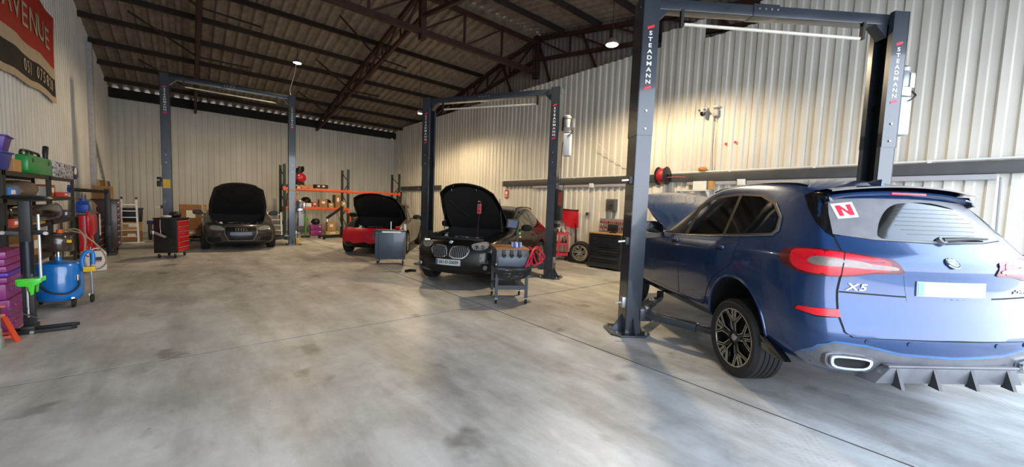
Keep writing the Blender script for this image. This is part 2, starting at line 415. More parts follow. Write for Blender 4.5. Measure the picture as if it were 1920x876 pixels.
# ridge girder
MB().box((3.6, RIDGE_Y, 7.42), (12, .11, .12)).build('girder_chord', RUST, ro); MB().box((3.6, RIDGE_Y, 6.42), (12, .13, .15)).build('girder_chord', RUST, ro)
for k in range(9):
    xa = -2.2+k*1.45
    MB().bar((xa, RIDGE_Y, 6.45), (xa, RIDGE_Y, 7.4), .055, .055, (0, 1, 0)).build('web', RUST, ro)
    MB().bar((xa, RIDGE_Y, 6.45), (xa+1.45, RIDGE_Y, 7.4), .05, .05, (0, 1, 0)).build('web', RUST, ro)
# purlin stays
for xx in (.3, 5.1):
    for yy in (19.35, 16.4, 13.55):
        for s in (-1, 1):
            MB().bar((xx, yy, roof_z(yy)-.55), (xx+s*1.5, yy+.9*(1 if s > 0 else -1), roof_z(yy+.9*(1 if s > 0 else -1))-.12), .045, .045).build('stay', DKSTEEL, ro)
# gable webs hanging behind the lining
for k in range(9):
    ya = 20.2-k*2.0
    MB().bar((9.58, ya, roof_z(ya)-.2), (9.58, ya-.95, 5.3), .06, .06, (1, 0, 0)).build('web', RUST, ro)
# ------------------------------------------------------------------ warm high-bay lamps
LAMPE = mat('lit_warm_led', '#ffd9a0', .5, emit='#ffd59a', estr=60.0)
def lamp(loc, label, ztop, power, cable=None, r=.14):
    t = thing('highbay_lamp', label, 'lamp', loc, 0, 'warm high bay lamps')
    MB().lathe([(.0, .12), (.06, .12), (.10, .08), (r, .02), (r, 0), (r-.02, -.005)], 24).build('housing', mat('grey_lamp_housing', '#77777a', .4, .5), t)
    MB().lathe([(0, -.012), (r-.03, -.012), (r-.02, 0)], 24).build('lens', LAMPE, t)
    MB().tube([(0, 0, .12), (0, 0, ztop-loc[2])], .008, 6).build('chain', BLACK, t)
    if cable: MB().tube(smooth_path(cable), .008, 6).build('flex', WHITEPL, t)
    l = bpy.data.lights.new('highbay_light', 'SPOT'); l.energy = power; l.color = (1.0, .76, .46); l.shadow_soft_size = .13
    l.spot_size = math.radians(165); l.spot_blend = .4
    o = bpy.data.objects.new('highbay_light', l); COL.objects.link(o); o.parent = t; o.location = (0, 0, -.03)
lamp((2.9, 14.95, 6.2), 'lit warm high bay lamp above the far lift, white flex hanging down', roof_z(14.95)-.1, 1000, [(-.05, -.1, .05), (-.1, -.1, -.4), (-.2, .1, -.9), (-.14, .24, -1.08)])
lamp((6.68, 4.9, 5.0), 'lit warm high bay lamp near the nearest lift, on a long chain', roof_z(4.9)-.1, 1100)
lamp((6.70, 13.45, 4.98), 'small lit warm lamp beside the left post of the middle lift', roof_z(13.45)-.1, 800, r=.10)
# ------------------------------------------------------------------ car tools
def car_shell(st, crown, fb, rb, cs, paint, inner, cuts, crease=None, sub=2):
    """box-topology cage -> Catmull-Clark -> boolean cuts. returns (uncut mesh bvh, cut mesh)"""
    N, Mv, K = len(st)-1, len(st[0])-1, len(cs)-1
    idx = {}; bm = bmesh.new()
    def P(i, j, k):
        key = (i, j, k)
        if key not in idx:
            y, x, z = st[i][j]; c = cs[k]
            if j == Mv: z += crown[i]*(1-c*c)
            if i == 0: y += fb[j]*(1-c*c)
            if i == N: y -= rb[j]*(1-c*c)
            idx[key] = bm.verts.new((x*c, y, z))
        return idx[key]
    for i in range(N):
        for j in range(Mv):
            bm.faces.new((P(i, j, 0), P(i+1, j, 0), P(i+1, j+1, 0), P(i, j+1, 0))); bm.faces.new((P(i, j, K), P(i, j+1, K), P(i+1, j+1, K), P(i+1, j, K)))
        for k in range(K):
            bm.faces.new((P(i, Mv, k), P(i+1, Mv, k), P(i+1, Mv, k+1), P(i, Mv, k+1))); bm.faces.new((P(i, 0, k), P(i, 0, k+1), P(i+1, 0, k+1), P(i+1, 0, k)))
    for j in range(Mv):
        for k in range(K):
            bm.faces.new((P(0, j, k), P(0, j+1, k), P(0, j+1, k+1), P(0, j, k+1))); bm.faces.new((P(N, j, k), P(N, j, k+1), P(N, j+1, k+1), P(N, j+1, k)))
    cl = bm.edges.layers.float.new('crease_edge')
    for (a, b, v) in (crease(N, Mv, K) if crease else []):
        if a in idx and b in idx:
            e = bm.edges.get((idx[a], idx[b]))
            if e: e[cl] = v
    bmesh.ops.recalc_face_normals(bm, faces=bm.faces)
    me = bpy.data.meshes.new('shell'); bm.to_mesh(me); bm.free(); me.materials.append(paint)
    o = bpy.data.objects.new('shell', me); COL.objects.link(o)
    s = o.modifiers.new('s', 'SUBSURF'); s.levels = sub; s.render_levels = sub
    dg = bpy.context.evaluated_depsgraph_get(); m1 = bpy.data.meshes.new_from_object(o.evaluated_get(dg))
    bvh = BVHTree.FromPolygons([v.co.copy() for v in m1.vertices], [tuple(p.vertices) for p in m1.polygons])
    o.modifiers.clear(); o.data = m1; tmp = []
    for cm in cuts:
        cm.materials.append(inner); c = bpy.data.objects.new('cut', cm); COL.objects.link(c); tmp.append(c)
        b = o.modifiers.new('b', 'BOOLEAN'); b.object = c; b.operation = 'DIFFERENCE'; b.solver = 'EXACT'; b.material_mode = 'TRANSFER'
    dg = bpy.context.evaluated_depsgraph_get(); dg.update(); m2 = bpy.data.meshes.new_from_object(o.evaluated_get(dg))
    bpy.data.objects.remove(o)
    for c in tmp: bpy.data.objects.remove(c)
    m2.name = 'body'
    m2.polygons.foreach_set('use_smooth', [True]*len(m2.polygons)); m2.set_sharp_from_angle(angle=math.radians(38))
    return bvh, m2
def densify(poly, step):
    out = []
    for k in range(len(poly)):
        a = Vector(poly[k]); b = Vector(poly[(k+1) % len(poly)]); n = max(1, int((b-a).length/step))
        out += [a+(b-a)*t/n for t in range(n)]
    return out
def rounded(poly, n=4):
    """closed Catmull-Rom through the points"""
    m = len(poly); P_ = [Vector(p) for p in poly]; out = []
    for i in range(m):
        for k in range(n): out.append(cr(P_[i-1], P_[i], P_[(i+1) % m], P_[(i+2) % m], k/n))
    return out
LEFT = (Vector((-3, 0, 0)), Vector((0, 1, 0)), Vector((0, 0, 1)), Vector((1, 0, 0)))
RIGHT = (Vector((3, 0, 0)), Vector((0, 1, 0)), Vector((0, 0, 1)), Vector((-1, 0, 0)))
REAR = (Vector((0, -8, 0)), Vector((1, 0, 0)), Vector((0, 0, 1)), Vector((0, 1, 0)))
FRONT = (Vector((0, 8, 0)), Vector((1, 0, 0)), Vector((0, 0, 1)), Vector((0, -1, 0)))
TOP = (Vector((0, 0, 5)), Vector((1, 0, 0)), Vector((0, 1, 0)), Vector((0, 0, -1)))
def patch_mesh(bvh, poly, fr, off=.004, step=.05, skirt=.012, thick=None):
    o, u, v, d = fr
    out = densify(poly, step); n = len(out)
    xs = [p[0] for p in out]; ys = [p[1] for p in out]; pts = [Vector((p[0], p[1])) for p in out]
    ins = []
    x = min(xs)+step/2
    def inside(px, py):
        c = False
        for i in range(n):
            a = out[i]; b = out[i-1]
            if (a[1] > py) != (b[1] > py) and px < (b[0]-a[0])*(py-a[1])/(b[1]-a[1])+a[0]: c = not c
        return c
    while x < max(xs):
        y = min(ys)+step/2
        while y < max(ys):
            if inside(x, y) and min((Vector((x, y))-q).length for q in pts) > step*.4: ins.append(Vector((x, y)))
            y += step
        x += step
    V2, E2, F2, *_ = delaunay_2d_cdt(pts+ins, [(i, (i+1) % n) for i in range(n)], [list(range(n))], 1, 1e-6)
    co = []; nr = []; ok = []
    for p in V2:
        h = bvh.ray_cast(o+u*p[0]+v*p[1], d)
        if h[0] is None: co.append(None); nr.append(None); continue
        nn = h[1] if h[1].dot(d) < 0 else -h[1]
        co.append(h[0]+nn*off); nr.append(nn)
    bm = bmesh.new(); vs = [bm.verts.new(c) if c is not None else None for c in co]
    for f in F2:
        q = [vs[i] for i in f]
        if None in q: continue
        try: fc = bm.faces.new(q)
        except ValueError: continue
    bm.verts.index_update()
    for f in list(bm.faces):
        f.normal_update()
        if f.normal.dot(d) > 0: f.normal_flip()
    be = [e for e in bm.edges if len(e.link_faces) == 1]
    nm = {vs[i]: nr[i] for i in range(len(vs)) if vs[i] is not None}
    if thick:
        r = bmesh.ops.duplicate(bm, geom=list(bm.verts)+list(bm.edges)+list(bm.faces)); vm = r['vert_map']
        for a in list(nm):
            vm[a].co = a.co-nm[a]*thick
        for f in [g for g in r['geom'] if isinstance(g, bmesh.types.BMFace)]: f.normal_flip()
        for e in be:
            a, b = e.verts
            try: bm.faces.new((a, b, vm[b], vm[a]))
            except ValueError: pass
    elif skirt:
        low = {}
        for e in be:
            for w in e.verts:
                if w not in low: low[w] = bm.verts.new(w.co-nm[w]*(off+skirt))
        for e in be:
            a, b = e.verts
            try: bm.faces.new((a, b, low[b], low[a]))
            except ValueError: pass
    loose = [w for w in bm.verts if not w.link_faces]; bmesh.ops.delete(bm, geom=loose, context='VERTS')
    bmesh.ops.recalc_face_normals(bm, faces=bm.faces)
    me = bpy.data.meshes.new('patch'); bm.to_mesh(me); bm.free()
    me.polygons.foreach_set('use_smooth', [True]*len(me.polygons)); me.set_sharp_from_angle(angle=math.radians(40))
    return me
def patch(name, bvh, poly, fr, m, parent, off=.004, step=.05, label=None, **k):
    me = patch_mesh(bvh, poly, fr, off, step, **k); me.name = name
    return obj(name, me, m, parent, label)
def strip_poly(line, w):
    """thin polygon around an open 2D polyline"""
    pts = [Vector(p) for p in line]; L_, R_ = [], []
    for i, p in enumerate(pts):
        d = (pts[min(i+1, len(pts)-1)]-pts[max(i-1, 0)]).normalized(); nrm = Vector((-d[1], d[0]))
        L_.append(p+nrm*w/2); R_.append(p-nrm*w/2)
    return L_+R_[::-1]
def mirror(poly): return [(-p[0], p[1]) for p in reversed(poly)]
def inset(poly, d):
    """shrink a polygon about its centroid by about d"""
    c = sum((Vector(p) for p in poly), Vector((0, 0)))/len(poly); out = []
    for p in poly:
        q = Vector(p)-c; l = q.length; out.append(c+q*max(0, (l-d)/l))
    return out
def arch_cut(y, z, r, x0, x1):
    mb = MB().cyl((x0, y, z), (x1, y, z), r, r, 48); return mb.mesh('arch', smooth=0)
TYRE = mat('tyre_rubber', '#1d1d1e', .7, 0, .15, 30)
RIMS = mat('silver_alloy', '#a9a6a0', .3, .85, .08, 8); RIMB = mat('gloss_black_alloy', '#0a0a0b', .3, 0, .1, 8)
RIMEDGE = mat('machined_rim_edge', '#c9c3b4', .28, .8, .05, 8)
GLASS = mat('dark_tinted_glass', '#0c0e10', .06, 0, .05, 3, rvar=.02, coat=.4)
UNDER = mat('black_underbody', '#0b0b0c', .85, 0, .2, 8)
CLEAR = mat('clear_lamp_lens', '#8f959c', .08, .1, .1, 20, coat=.8)
def wheel(parent, x, y, z, r, w, rr, style, side, steer=0.0, name='tyre'):
    """side = +1 outer face towards +x"""
    M4 = Matrix.Translation((x, y, z)) @ Matrix.Rotation(steer, 4, 'Z') @ Matrix.Diagonal((side, 1, 1, 1))
    h = w/2
    def put(mb, nm, m, par, bevel=0, sm=35, label=None):
        me = mb.mesh(nm, bevel, 2, sm); me.transform(M4)
        if side < 0: me.flip_normals()
        return obj(nm, me, m, par, label)
    pr = [(rr-.01, -h*.80), (rr+.01, -h*.92), (rr+(r-rr)*.5, -h), (r-.035, -h*.98), (r-.008, -h*.80)]
    n = 5
    for k in range(n):
        a = -h*.78+k*(h*1.56)/n; b = a+(h*1.56)/n
        pr += [(r, a+.006), (r, b-.006), (r-.009, b-.004), (r-.009, b+.004)]
    pr = pr[:-2]+[(r-.008, h*.80), (r-.035, h*.98), (rr+(r-rr)*.5, h), (rr+.01, h*.92), (rr-.01, h*.80)]
    t = put(MB().lathe(pr, 56, axis='X'), name, TYRE, parent, sm=30)
    dark = style in ('star', 'dark')
    put(MB().lathe([(rr, h*.84), (rr-.012, h*.86), (rr-.022, h*.80), (rr-.03, h*.3), (rr-.04, -h*.8)], 48, axis='X'), 'rim', RIMB if dark else RIMS, t)
    put(MB().lathe([(rr+.003, h*.83), (rr+.001, h*.875), (rr-.009, h*.875), (rr-.011, h*.83)], 48, axis='X'), 'rim_edge', RIMEDGE, t)
    put(MB().lathe([(0, -h*.2), (rr*.62, -h*.2), (rr*.62, -h*.1), (0, -h*.1)], 32, axis='X'), 'brake_disc', mat('dull_brake_iron', '#3c3a39', .5, .5), t)
    sp = []
    def poly_spoke(mb, a0, r0, a1, r1, wd, x0, x1, th):
        p = Vector((x0, math.sin(a0)*r0, math.cos(a0)*r0)); q = Vector((x1, math.sin(a1)*r1, math.cos(a1)*r1))
        mb.bar(p, q, wd, th, (1, 0, 0))
    if style == 'star':
        for k in range(5):
            a = 2*PI*k/5; mb = MB(); me_ = MB()
            for s in (-1, 1):
                poly_spoke(mb, a+s*.16, .06, a+s*.15, rr*.60, .034, h*.66, h*.74, .03)
                poly_spoke(mb, a+s*.15, rr*.58, a+s*.09, rr-.012, .022, h*.74, h*.80, .03)
                poly_spoke(mb, a+s*.15, rr*.58, a+s*.42, rr-.012, .022, h*.74, h*.80, .03)
                for (a0, r0, a1, r1, o_) in ((a+s*.36, .075, a+s*.215, rr*.56, 0), (a+s*.215, rr*.56, a+s*.465, rr-.008, 0), (a+s*.155, rr*.66, a+s*.385, rr-.008, 0), (a+s*.13, rr*.66, a+s*.125, rr-.008, 0), (a+s*.055, rr*.58, a+s*.055, rr-.008, 0)):
                    poly_spoke(me_, a0, r0, a1, r1, .0065, h*.66+.018 if r0 < .1 else h*.74+.018, h*.80+.018, .006)
            s_ = put(mb, 'spoke', RIMB, t, .003); put(me_, 'spoke_edge', RIMEDGE, t)
        put(MB().cyl((h*.5, 0, 0), (h*.72, 0, 0), .075, .07, 24), 'hub', RIMB, t)
        put(MB().cyl((h*.72, 0, 0), (h*.78, 0, 0), .036, .034, 24), 'hub_cap', ALU, t)
    else:
        n = 5 if style != 'multi' else 10
        for k in range(n):
            a = 2*PI*k/n; mb = MB()
            if n == 5:
                for s in (-1, 1): poly_spoke(mb, a+s*.3, .055, a+s*.2, rr-.012, .036, h*.62, h*.74, .03)
            else: poly_spoke(mb, a, .05, a, rr-.01, .022, h*.66, h*.76, .025)
            put(mb, 'spoke', RIMB if dark else RIMS, t, .004)
        put(MB().cyl((h*.4, 0, 0), (h*.70, 0, 0), .07, .062, 24), 'hub', RIMB if dark else RIMS, t)
        put(MB().cyl((h*.70, 0, 0), (h*.74, 0, 0), .03, .028, 20), 'hub_cap', ALU, t)
    return t
def crease_lines(js=(), vals=(), extra=()):
    def f(N, Mv, K):
        out = []
        for j, v in zip(js, vals):
            for i in range(N):
                for k in (0, K): out.append(((i, j, k), (i+1, j, k), v))
            for k in range(K):
                for i in (0, N): out.append(((i, j, k), (i, j, k+1), v))
        return out
    return f
# ------------------------------------------------------------------ blue SUV on the nearest lift
BLUEP = mat('phytonic_blue_paint', '#1c3c6a', .26, .4, .06, 3, coat=.7, rvar=.04)
def car_root(name, label, loc, heading, cat='car'):
    return thing(name, label, cat, loc, -heading)
def suv_crease(N, Mv, K):
    out = crease_lines((1, 2, 4, 5), (.3, .4, .6, .45))(N, Mv, K)
    for k in (0, K):
        for j, v in ((5, .75), (4, .5), (3, .3)): out.append(((N, j, k), (N, j+1, k), v))
    for k in range(K): out.append(((N, Mv, k), (N, Mv, k+1), .85))
    for i in range(5, N):
        for k in (0, K): out.append(((i, Mv, k), (i+1, Mv, k), .4))
    return out
def build_suv():
    hd = math.radians(37.6)
    t = car_root('suv_car', 'metallic blue SUV with open bonnet, seen from behind on the nearest lift', (4.90, .79, 0), hd)
    DZ = .21
    S = [
     [(3.50, .66, .26), (3.62, .80, .36), (3.62, .86, .56), (3.58, .84, .76), (3.52, .80, .90), (3.46, .74, .98), (3.36, .58, 1.01)],
     [(3.25, .74, .22), (3.34, .93, .33), (3.34, .96, .56), (3.30, .95, .78), (3.26, .92, .93), (3.2, .86, 1.02), (3.1, .64, 1.05)],
     [(2.975, .78, .20), (2.975, .95, .30), (2.975, .985, .55), (2.975, .985, .79), (2.975, .965, .96), (2.95, .90, 1.05), (2.9, .69, 1.09)],
     [(2.35, .78, .19), (2.35, .925, .28), (2.35, .965, .53), (2.35, .98, .78), (2.35, .97, .98), (2.3, .91, 1.08), (2.25, .72, 1.12)],
     [(1.95, .78, .19), (1.95, .92, .27), (1.95, .96, .52), (1.95, .98, .78), (1.95, .97, .99), (1.92, .92, 1.10), (1.88, .73, 1.16)],
     [(1.45, .78, .19), (1.45, .92, .27), (1.45, .955, .52), (1.45, .98, .78), (1.45, .97, 1.0), (1.42, .92, 1.115), (1.38, .70, 1.53)],
     [(.95, .78, .19), (.95, .92, .27), (.95, .955, .52), (.95, .98, .79), (.95, .97, 1.01), (.95, .92, 1.13), (.95, .655, 1.71)],
     [(.30, .78, .20), (.30, .93, .28), (.30, .965, .54), (.30, .985, .81), (.30, .975, 1.04), (.30, .92, 1.165), (.35, .65, 1.74)],
     [(-.20, .78, .22), (-.22, .955, .31), (-.24, .99, .56), (-.25, 1.0, .82), (-.25, .985, 1.07), (-.22, .92, 1.20), (-.15, .635, 1.705)],
     [(-.52, .78, .19), (-.62, .965, .27), (-.66, .995, .56), (-.66, .985, .82), (-.64, .955, 1.08), (-.52, .875, 1.225), (-.36, .62, 1.655)],
     [(-.84, .80, .19), (-.90, .915, .26), (-.94, .935, .54), (-.86, .90, .80), (-.86, .87, 1.07), (-.75, .82, 1.215), (-.48, .635, 1.60)]]
    crown = [.03, .04, .05, .05, .06, .07, .07, .07, .07, .06, .05]
    bvh, me = car_shell(S, crown, [.1, .2, .22, .22, .2, .18, .16], [.10, .14, .14, .13, .14, .11, .07], (-1, -.8, -.4, 0, .4, .8, 1), BLUEP, UNDER,
        [arch_cut(.03, .32, .455, -1.3, -.55), arch_cut(.03, .32, .455, .55, 1.3), arch_cut(2.975, .32, .45, -1.3, -.55), arch_cut(2.975, .32, .45, .55, 1.3)],
        suv_crease, 3)
    me.transform(Matrix.Translation((0, 0, 0)))
    body = obj('body', me, None, t); body.location = (0, 0, DZ)
    global SUV_BVH, SUV_T, SUV_DZ
    SUV_BVH, SUV_T, SUV_DZ = bvh, t, DZ
    B = body
    for s in (-1, 1):
        wheel(t, s*.845, 0, .385, .385, .30, .285, 'star', s); wheel(t, s*.86, 2.975, .385, .385, .27, .285, 'star', s)
    suv_details(t, B, bvh)
    return t

DL = (Vector((-6, -6, 0)), Vector((.70711, -.70711, 0)), Vector((0, 0, 1)), Vector((.70711, .70711, 0)))
DR = (Vector((6, -6, 0)), Vector((-.70711, -.70711, 0)), Vector((0, 0, 1)), Vector((-.70711, .70711, 0)))
LAMPR = mat('red_lamp_lens', '#e0142a', .3, 0, .08, 40, coat=.15); LAMPD = mat('dark_red_lamp_housing', '#5a101a', .3, 0, .1, 20, coat=.15)
LAMPG = mat('smoked_lamp_strip', '#8a7c78', .35, .2, .12, 30, coat=.1)
SEAM = mat('panel_gap', '#06080b', .8); GRAPH = mat('dusty_graphite_plastic', '#66676c', .36, .3, .2, 7, coat=.2)
DUST = mat('dusty_rear_glass', '#6d6d70', .55, 0, .16, 9, coat=.15); GLOSSBLK = mat('gloss_black_trim', '#0b0c0f', .12, 0, .1, 5, coat=.6)
PLATE = mat('plain_number_plate', '#a3a8b1', .4, 0, .04, 3); PLATEB = mat('plate_blue_band', '#7398ae', .4, 0, .05, 4)
def place_on(bvh, fr, uv, off=.003):
    o, u, v, d = fr; h = bvh.ray_cast(o+u*uv[0]+v*uv[1], d); n = h[1] if h[1].dot(d) < 0 else -h[1]
    return h[0]+n*off, n
def text_on(txt, bvh, fr, uv, size, m, parent, name='lettering', shear=0.0, off=.004, right=Vector((1, 0, 0)), bold=.0, ext=.002, sx=1.0):
    p, n = place_on(bvh, fr, uv, off); me = text_mesh(txt, size, ext, bold)
    r = (right-n*right.dot(n)).normalized(); up = n.cross(r)
    me.transform(Matrix(((sx, shear, 0, 0), (0, 1, 0, 0), (0, 0, 1, 0), (0, 0, 0, 1))))
    M4 = Matrix((r, up, n)).transposed().to_4x4(); M4.translation = p; me.transform(M4); me.name = name
    return obj(name, me, m, parent)
def roundel(parent, p, n, r, right):
    rt = (right-n*right.dot(n)).normalized(); up = n.cross(rt); M4 = Matrix((rt, up, n)).transposed().to_4x4(); M4.translation = p
    def put(mb, nm, m, par):
        me = mb.mesh(nm, smooth=30); me.transform(M4); return obj(nm, me, m, par)
    b = put(MB().lathe([(0, 0), (r, 0), (r, .006), (r*.93, .009), (0, .009)], 32), 'emblem', CHROME, parent)
    put(MB().lathe([(0, .0095), (r*.92, .0095), (r*.92, .010), (0, .010)], 32), 'emblem_ring', mat('emblem_black', '#3a3d43', .5), b)
    put(MB().lathe([(r*.62, .0102), (r*.67, .0102), (r*.67, .0112), (r*.62, .0112)], 32), 'emblem_edge', CHROME, b)
    for q in range(4):
        pts = [(0, 0)]+[(math.cos(q*PI/2+k*PI/16)*r*.62, math.sin(q*PI/2+k*PI/16)*r*.62) for k in range(9)]
        put(MB().prism(pts, ((0, 0, .0100), (1, 0, 0), (0, 1, 0)), .0012), 'emblem_quadrant', mat('emblem_white', '#e6e8ea', .3) if q in (0, 2) else mat('emblem_blue', '#3f8fd0', .3), b)
    for ch, a in (('B', 2.35), ('M', PI/2), ('W', .79)):
        me = text_mesh(ch, r*.32, .0006); me.transform(M4 @ Matrix.Translation((math.cos(a)*r*.79, math.sin(a)*r*.79, .0108)) @ Matrix.Rotation(a-PI/2, 4, 'Z')); obj('emblem_letter', me, WHITEP, b)
    return b
def hood_panel(bvh, poly, hinge, ang, thick, m, parent, name='bonnet', step=.07):
    me = patch_mesh(bvh, poly, TOP, .004, step, thick=thick); me.name = name
    me.transform(Matrix.Translation((0, hinge[0], hinge[1])) @ Matrix.Rotation(ang, 4, 'X') @ Matrix.Translation((0, -hinge[0], -hinge[1])))
    return obj(name, me, m, parent)
def suv_details(t, B, bvh):
    # tailgate and doors as their own panels over a dark gap
    gate = [(-.71, 1.262), (-.722, 1.14), (-.765, .96), (-.782, .853), (-.79, .678), (-.768, .56), (-.715, .525), (-.40, .535), (0, .54), (.40, .535), (.715, .525), (.768, .56), (.79, .678), (.782, .853), (.765, .96), (.722, 1.14), (.71, 1.262), (.45, 1.235), (0, 1.222), (-.45, 1.235)]
    patch('tailgate_gap', bvh, inset(gate, -.012), REAR, SEAM, B, .0012, .05, skirt=0)
    g = patch('tailgate', bvh, gate, REAR, BLUEP, B, .005, .04)
    patch('tailgate_crease', bvh, strip_poly([(-.78, .846), (-.4, .836), (0, .83), (.4, .836), (.78, .846)], .011), REAR, SEAM, g, .0062, .05, skirt=0)
    patch('number_plate_recess', bvh, [(-.36, .995), (-.33, .80), (.33, .80), (.36, .995)], REAR, BLUEP, g, .0062, .05)
    pl = patch('number_plate', bvh, [(-.27, .955), (-.27, .845), (.27, .845), (.27, .955)], REAR, PLATE, g, .014, .06, skirt=.02)
    patch('plate_band', bvh, [(-.262, .95), (-.262, .85), (-.222, .85), (-.222, .95)], REAR, PLATEB, pl, .016, .06, skirt=.0)
    p, n = place_on(bvh, REAR, (0, 1.09), .006); roundel(g, p, n, .05, Vector((1, 0, 0)))
    for ch, xx in (('X', -.695), ('5', -.625)): text_on(ch, bvh, REAR, (xx, .885), .070, CHROME, g, shear=.3, off=.010, bold=.0008, ext=.003, sx=1.5)
    for ch, xx in (('x', .565), ('D', .595), ('r', .623), ('i', .640), ('v', .658), ('e', .685)): text_on(ch, bvh, REAR, (xx, .885), .042, CHROME, g, shear=.3, off=.008, ext=.003, sx=1.2)
    # rear glass, swept arc, sticker, wiper
    win = [(-.60, 1.555), (-.66, 1.43), (-.715, 1.27), (-.45, 1.24), (0, 1.228), (.45, 1.24), (.715, 1.27), (.66, 1.43), (.60, 1.555), (.3, 1.57), (0, 1.575), (-.3, 1.57)]
    rw = patch('rear_window', bvh, win, REAR, DUST, B, .006, .05)
    patch('wiped_glass', bvh, rounded([(-.385, 1.25), (-.37, 1.323), (-.275, 1.431), (-.163, 1.508), (-.028, 1.540), (.22, 1.545), (.45, 1.49), (.60, 1.375), (.64, 1.265), (.239, 1.248), (-.124, 1.246)], 3), REAR, GLASS, rw, .0075, .05, skirt=0)
    HEAT = mat('heater_line', '#3a3734', .4)
    for k in range(7):
        zz = 1.29+k*.033; hw = .30+.03*k if k < 3 else .36-.035*(k-3)
        patch('heater_line', bvh, [(.13-hw, zz), (.13-hw, zz+.003), (.13+hw, zz+.003), (.13+hw, zz)], REAR, HEAT, rw, .0085, .08, skirt=0)
    q = [Vector((-.609, 1.509)), Vector((-.443, 1.533)), Vector((-.458, 1.411)), Vector((-.618, 1.391))]
    def bil(a, b): return (q[0]*(1-a)+q[1]*a)*(1-b)+(q[3]*(1-a)+q[2]*a)*b
    st = patch('novice_sticker', bvh, [bil(0, 0), bil(1, 0), bil(1, 1), bil(0, 1)], REAR, WHITEP, rw, .009, .05)
    patch('sticker_letter', bvh, [bil(*k) for k in ((.14, .86), (.14, .14), (.36, .14), (.64, .60), (.64, .14), (.86, .14), (.86, .86), (.64, .86), (.36, .40), (.36, .86))], REAR, REDP, st, .0105, .04, skirt=0)
    pv, nv = place_on(bvh, REAR, (.06, 1.245), .02); tp, _ = place_on(bvh, REAR, (.50, 1.262), .025); md, _ = place_on(bvh, REAR, (.28, 1.256), .03)
    wp = MB().tube([pv, md, tp], [.022, .014, .007], 8).build('wiper', BLKPL, rw)
    MB().cyl(pv-nv*.02, pv+nv*.012, .035, .03, 16).build('wiper_pivot', DUST, wp)
    # D-pillar trim, spoiler, brake light
    for fr in (DL, DR): patch('pillar_trim', bvh, [(-.215, 1.60), (-.165, 1.47), (-.10, 1.36), (-.03, 1.28), (.03, 1.245), (.09, 1.29), (.0, 1.48), (-.02, 1.60)], fr, GLOSSBLK, B, .0035, .04)
    rows = []
    for k in range(17):
        c = -1+k/8; x = .66*c; zt = 1.66-.045*c*c-(.02*abs(c)**6); yt = -.62+.05*c*c
        rows.append([(x*.93, -.30, zt-.015), (x*.97, -.45, zt+.004), (x, yt, zt-.022), (x, yt-.012, zt-.04), (x, yt+.02, zt-.058), (x*.98, -.44, zt-.062)])
    sp = MB().grid(rows).build('spoiler', BLUEP, B)
    for s in (-1, 1): MB().prism([(-.30, 1.60), (-.44, 1.622), (-.56, 1.612), (-.60, 1.54), (-.50, 1.50), (-.40, 1.555)], ((s*.628, 0, 0), (0, 1, 0), (0, 0, 1)), (-.016, .016)).build('spoiler_fin', GLOSSBLK, sp, bevel=.006)
    rows = []
    for k in range(13):
        c = -1+k/6; zt = 1.668-.05*c*c; rows.append([(.62*c, -.40, zt+.012), (.64*c, -.56, zt+.022), (.64*c, -.66+.05*c*c, zt+.012), (.64*c, -.66+.05*c*c, zt+.0), (.64*c, -.56, zt+.008), (.62*c, -.40, zt)])
    MB().grid(rows).build('spoiler_blade', GLOSSBLK, sp)
    MB().box((0, -.622, 1.617), (.30, .022, .018)).build('brake_light', LAMPR, sp, bevel=.004)
    # lamps and reflectors
    tl = [(-.318, 1.07), (-.275, 1.125), (-.182, 1.149), (-.043, 1.154), (.084, 1.14), (.267, 1.114), (.37, 1.094), (.423, 1.032), (.413, 1.004), (.274, .994), (.158, .969), (.083, .958), (-.057, .953), (-.179, .964), (-.279, 1.014)]
    red = [(-.235, 1.085), (-.205, 1.132), (-.05, 1.142), (.084, 1.128), (.26, 1.102), (.345, 1.078), (.352, 1.018), (.27, 1.008), (.158, .983), (.083, .972), (-.05, .967), (-.17, .982), (-.225, 1.03)]
    gry = [(-.115, 1.062), (-.06, 1.095), (.08, 1.086), (.24, 1.066), (.375, 1.052), (.395, 1.034), (.37, 1.026), (.24, 1.028), (.08, 1.036), (-.07, 1.035)]
    for fr in (DL, DR):
        a = patch('tail_light', bvh, rounded(tl, 3), fr, LAMPD, B, .012, .035, skirt=.02)
        patch('tail_light_ring', bvh, rounded(red, 2), fr, LAMPR, a, .0145, .035, skirt=.004); patch('tail_light_strip', bvh, rounded(gry, 2), fr, LAMPG, a, .0165, .03, skirt=.003)
        patch('tail_light_gap', bvh, strip_poly([(.094, 1.145), (.083, .955)], .006), fr, SEAM, a, .018, .03, skirt=0)
        r_ = [(-.167, .667), (-.151, .697), (.094, .716), (.108, .66), (-.03, .652)]
        patch('reflector_bezel', bvh, inset(r_, -.012), fr, SEAM, B, .003, .04); patch('reflector', bvh, r_, fr, LAMPR, B, .006, .04)
    # lower bumper, diffuser, exhausts
    bi = [(-.94, .255), (-.935, .36), (-.895, .43), (-.827, .47), (-.624, .456), (-.389, .410), (0, .395), (.389, .410), (.624, .456), (.827, .47), (.895, .43), (.935, .36), (.94, .255)]
    bmp = patch('bumper_insert', bvh, bi, REAR, GRAPH, B, .007, .05)
    patch('bumper_edge', bvh, strip_poly([(-.93, .34), (-.895, .436), (-.827, .478), (-.624, .464), (-.389, .418), (0, .403), (.389, .418), (.624, .464), (.827, .478), (.895, .436), (.93, .34)], .013), REAR, mat('light_blue_edge', '#3c6fa6', .25, .4, coat=1.0), bmp, .009, .05)
    pf = [(-.60, .17), (-.50, .325), (.50, .325), (.60, .17)]
    df = MB()
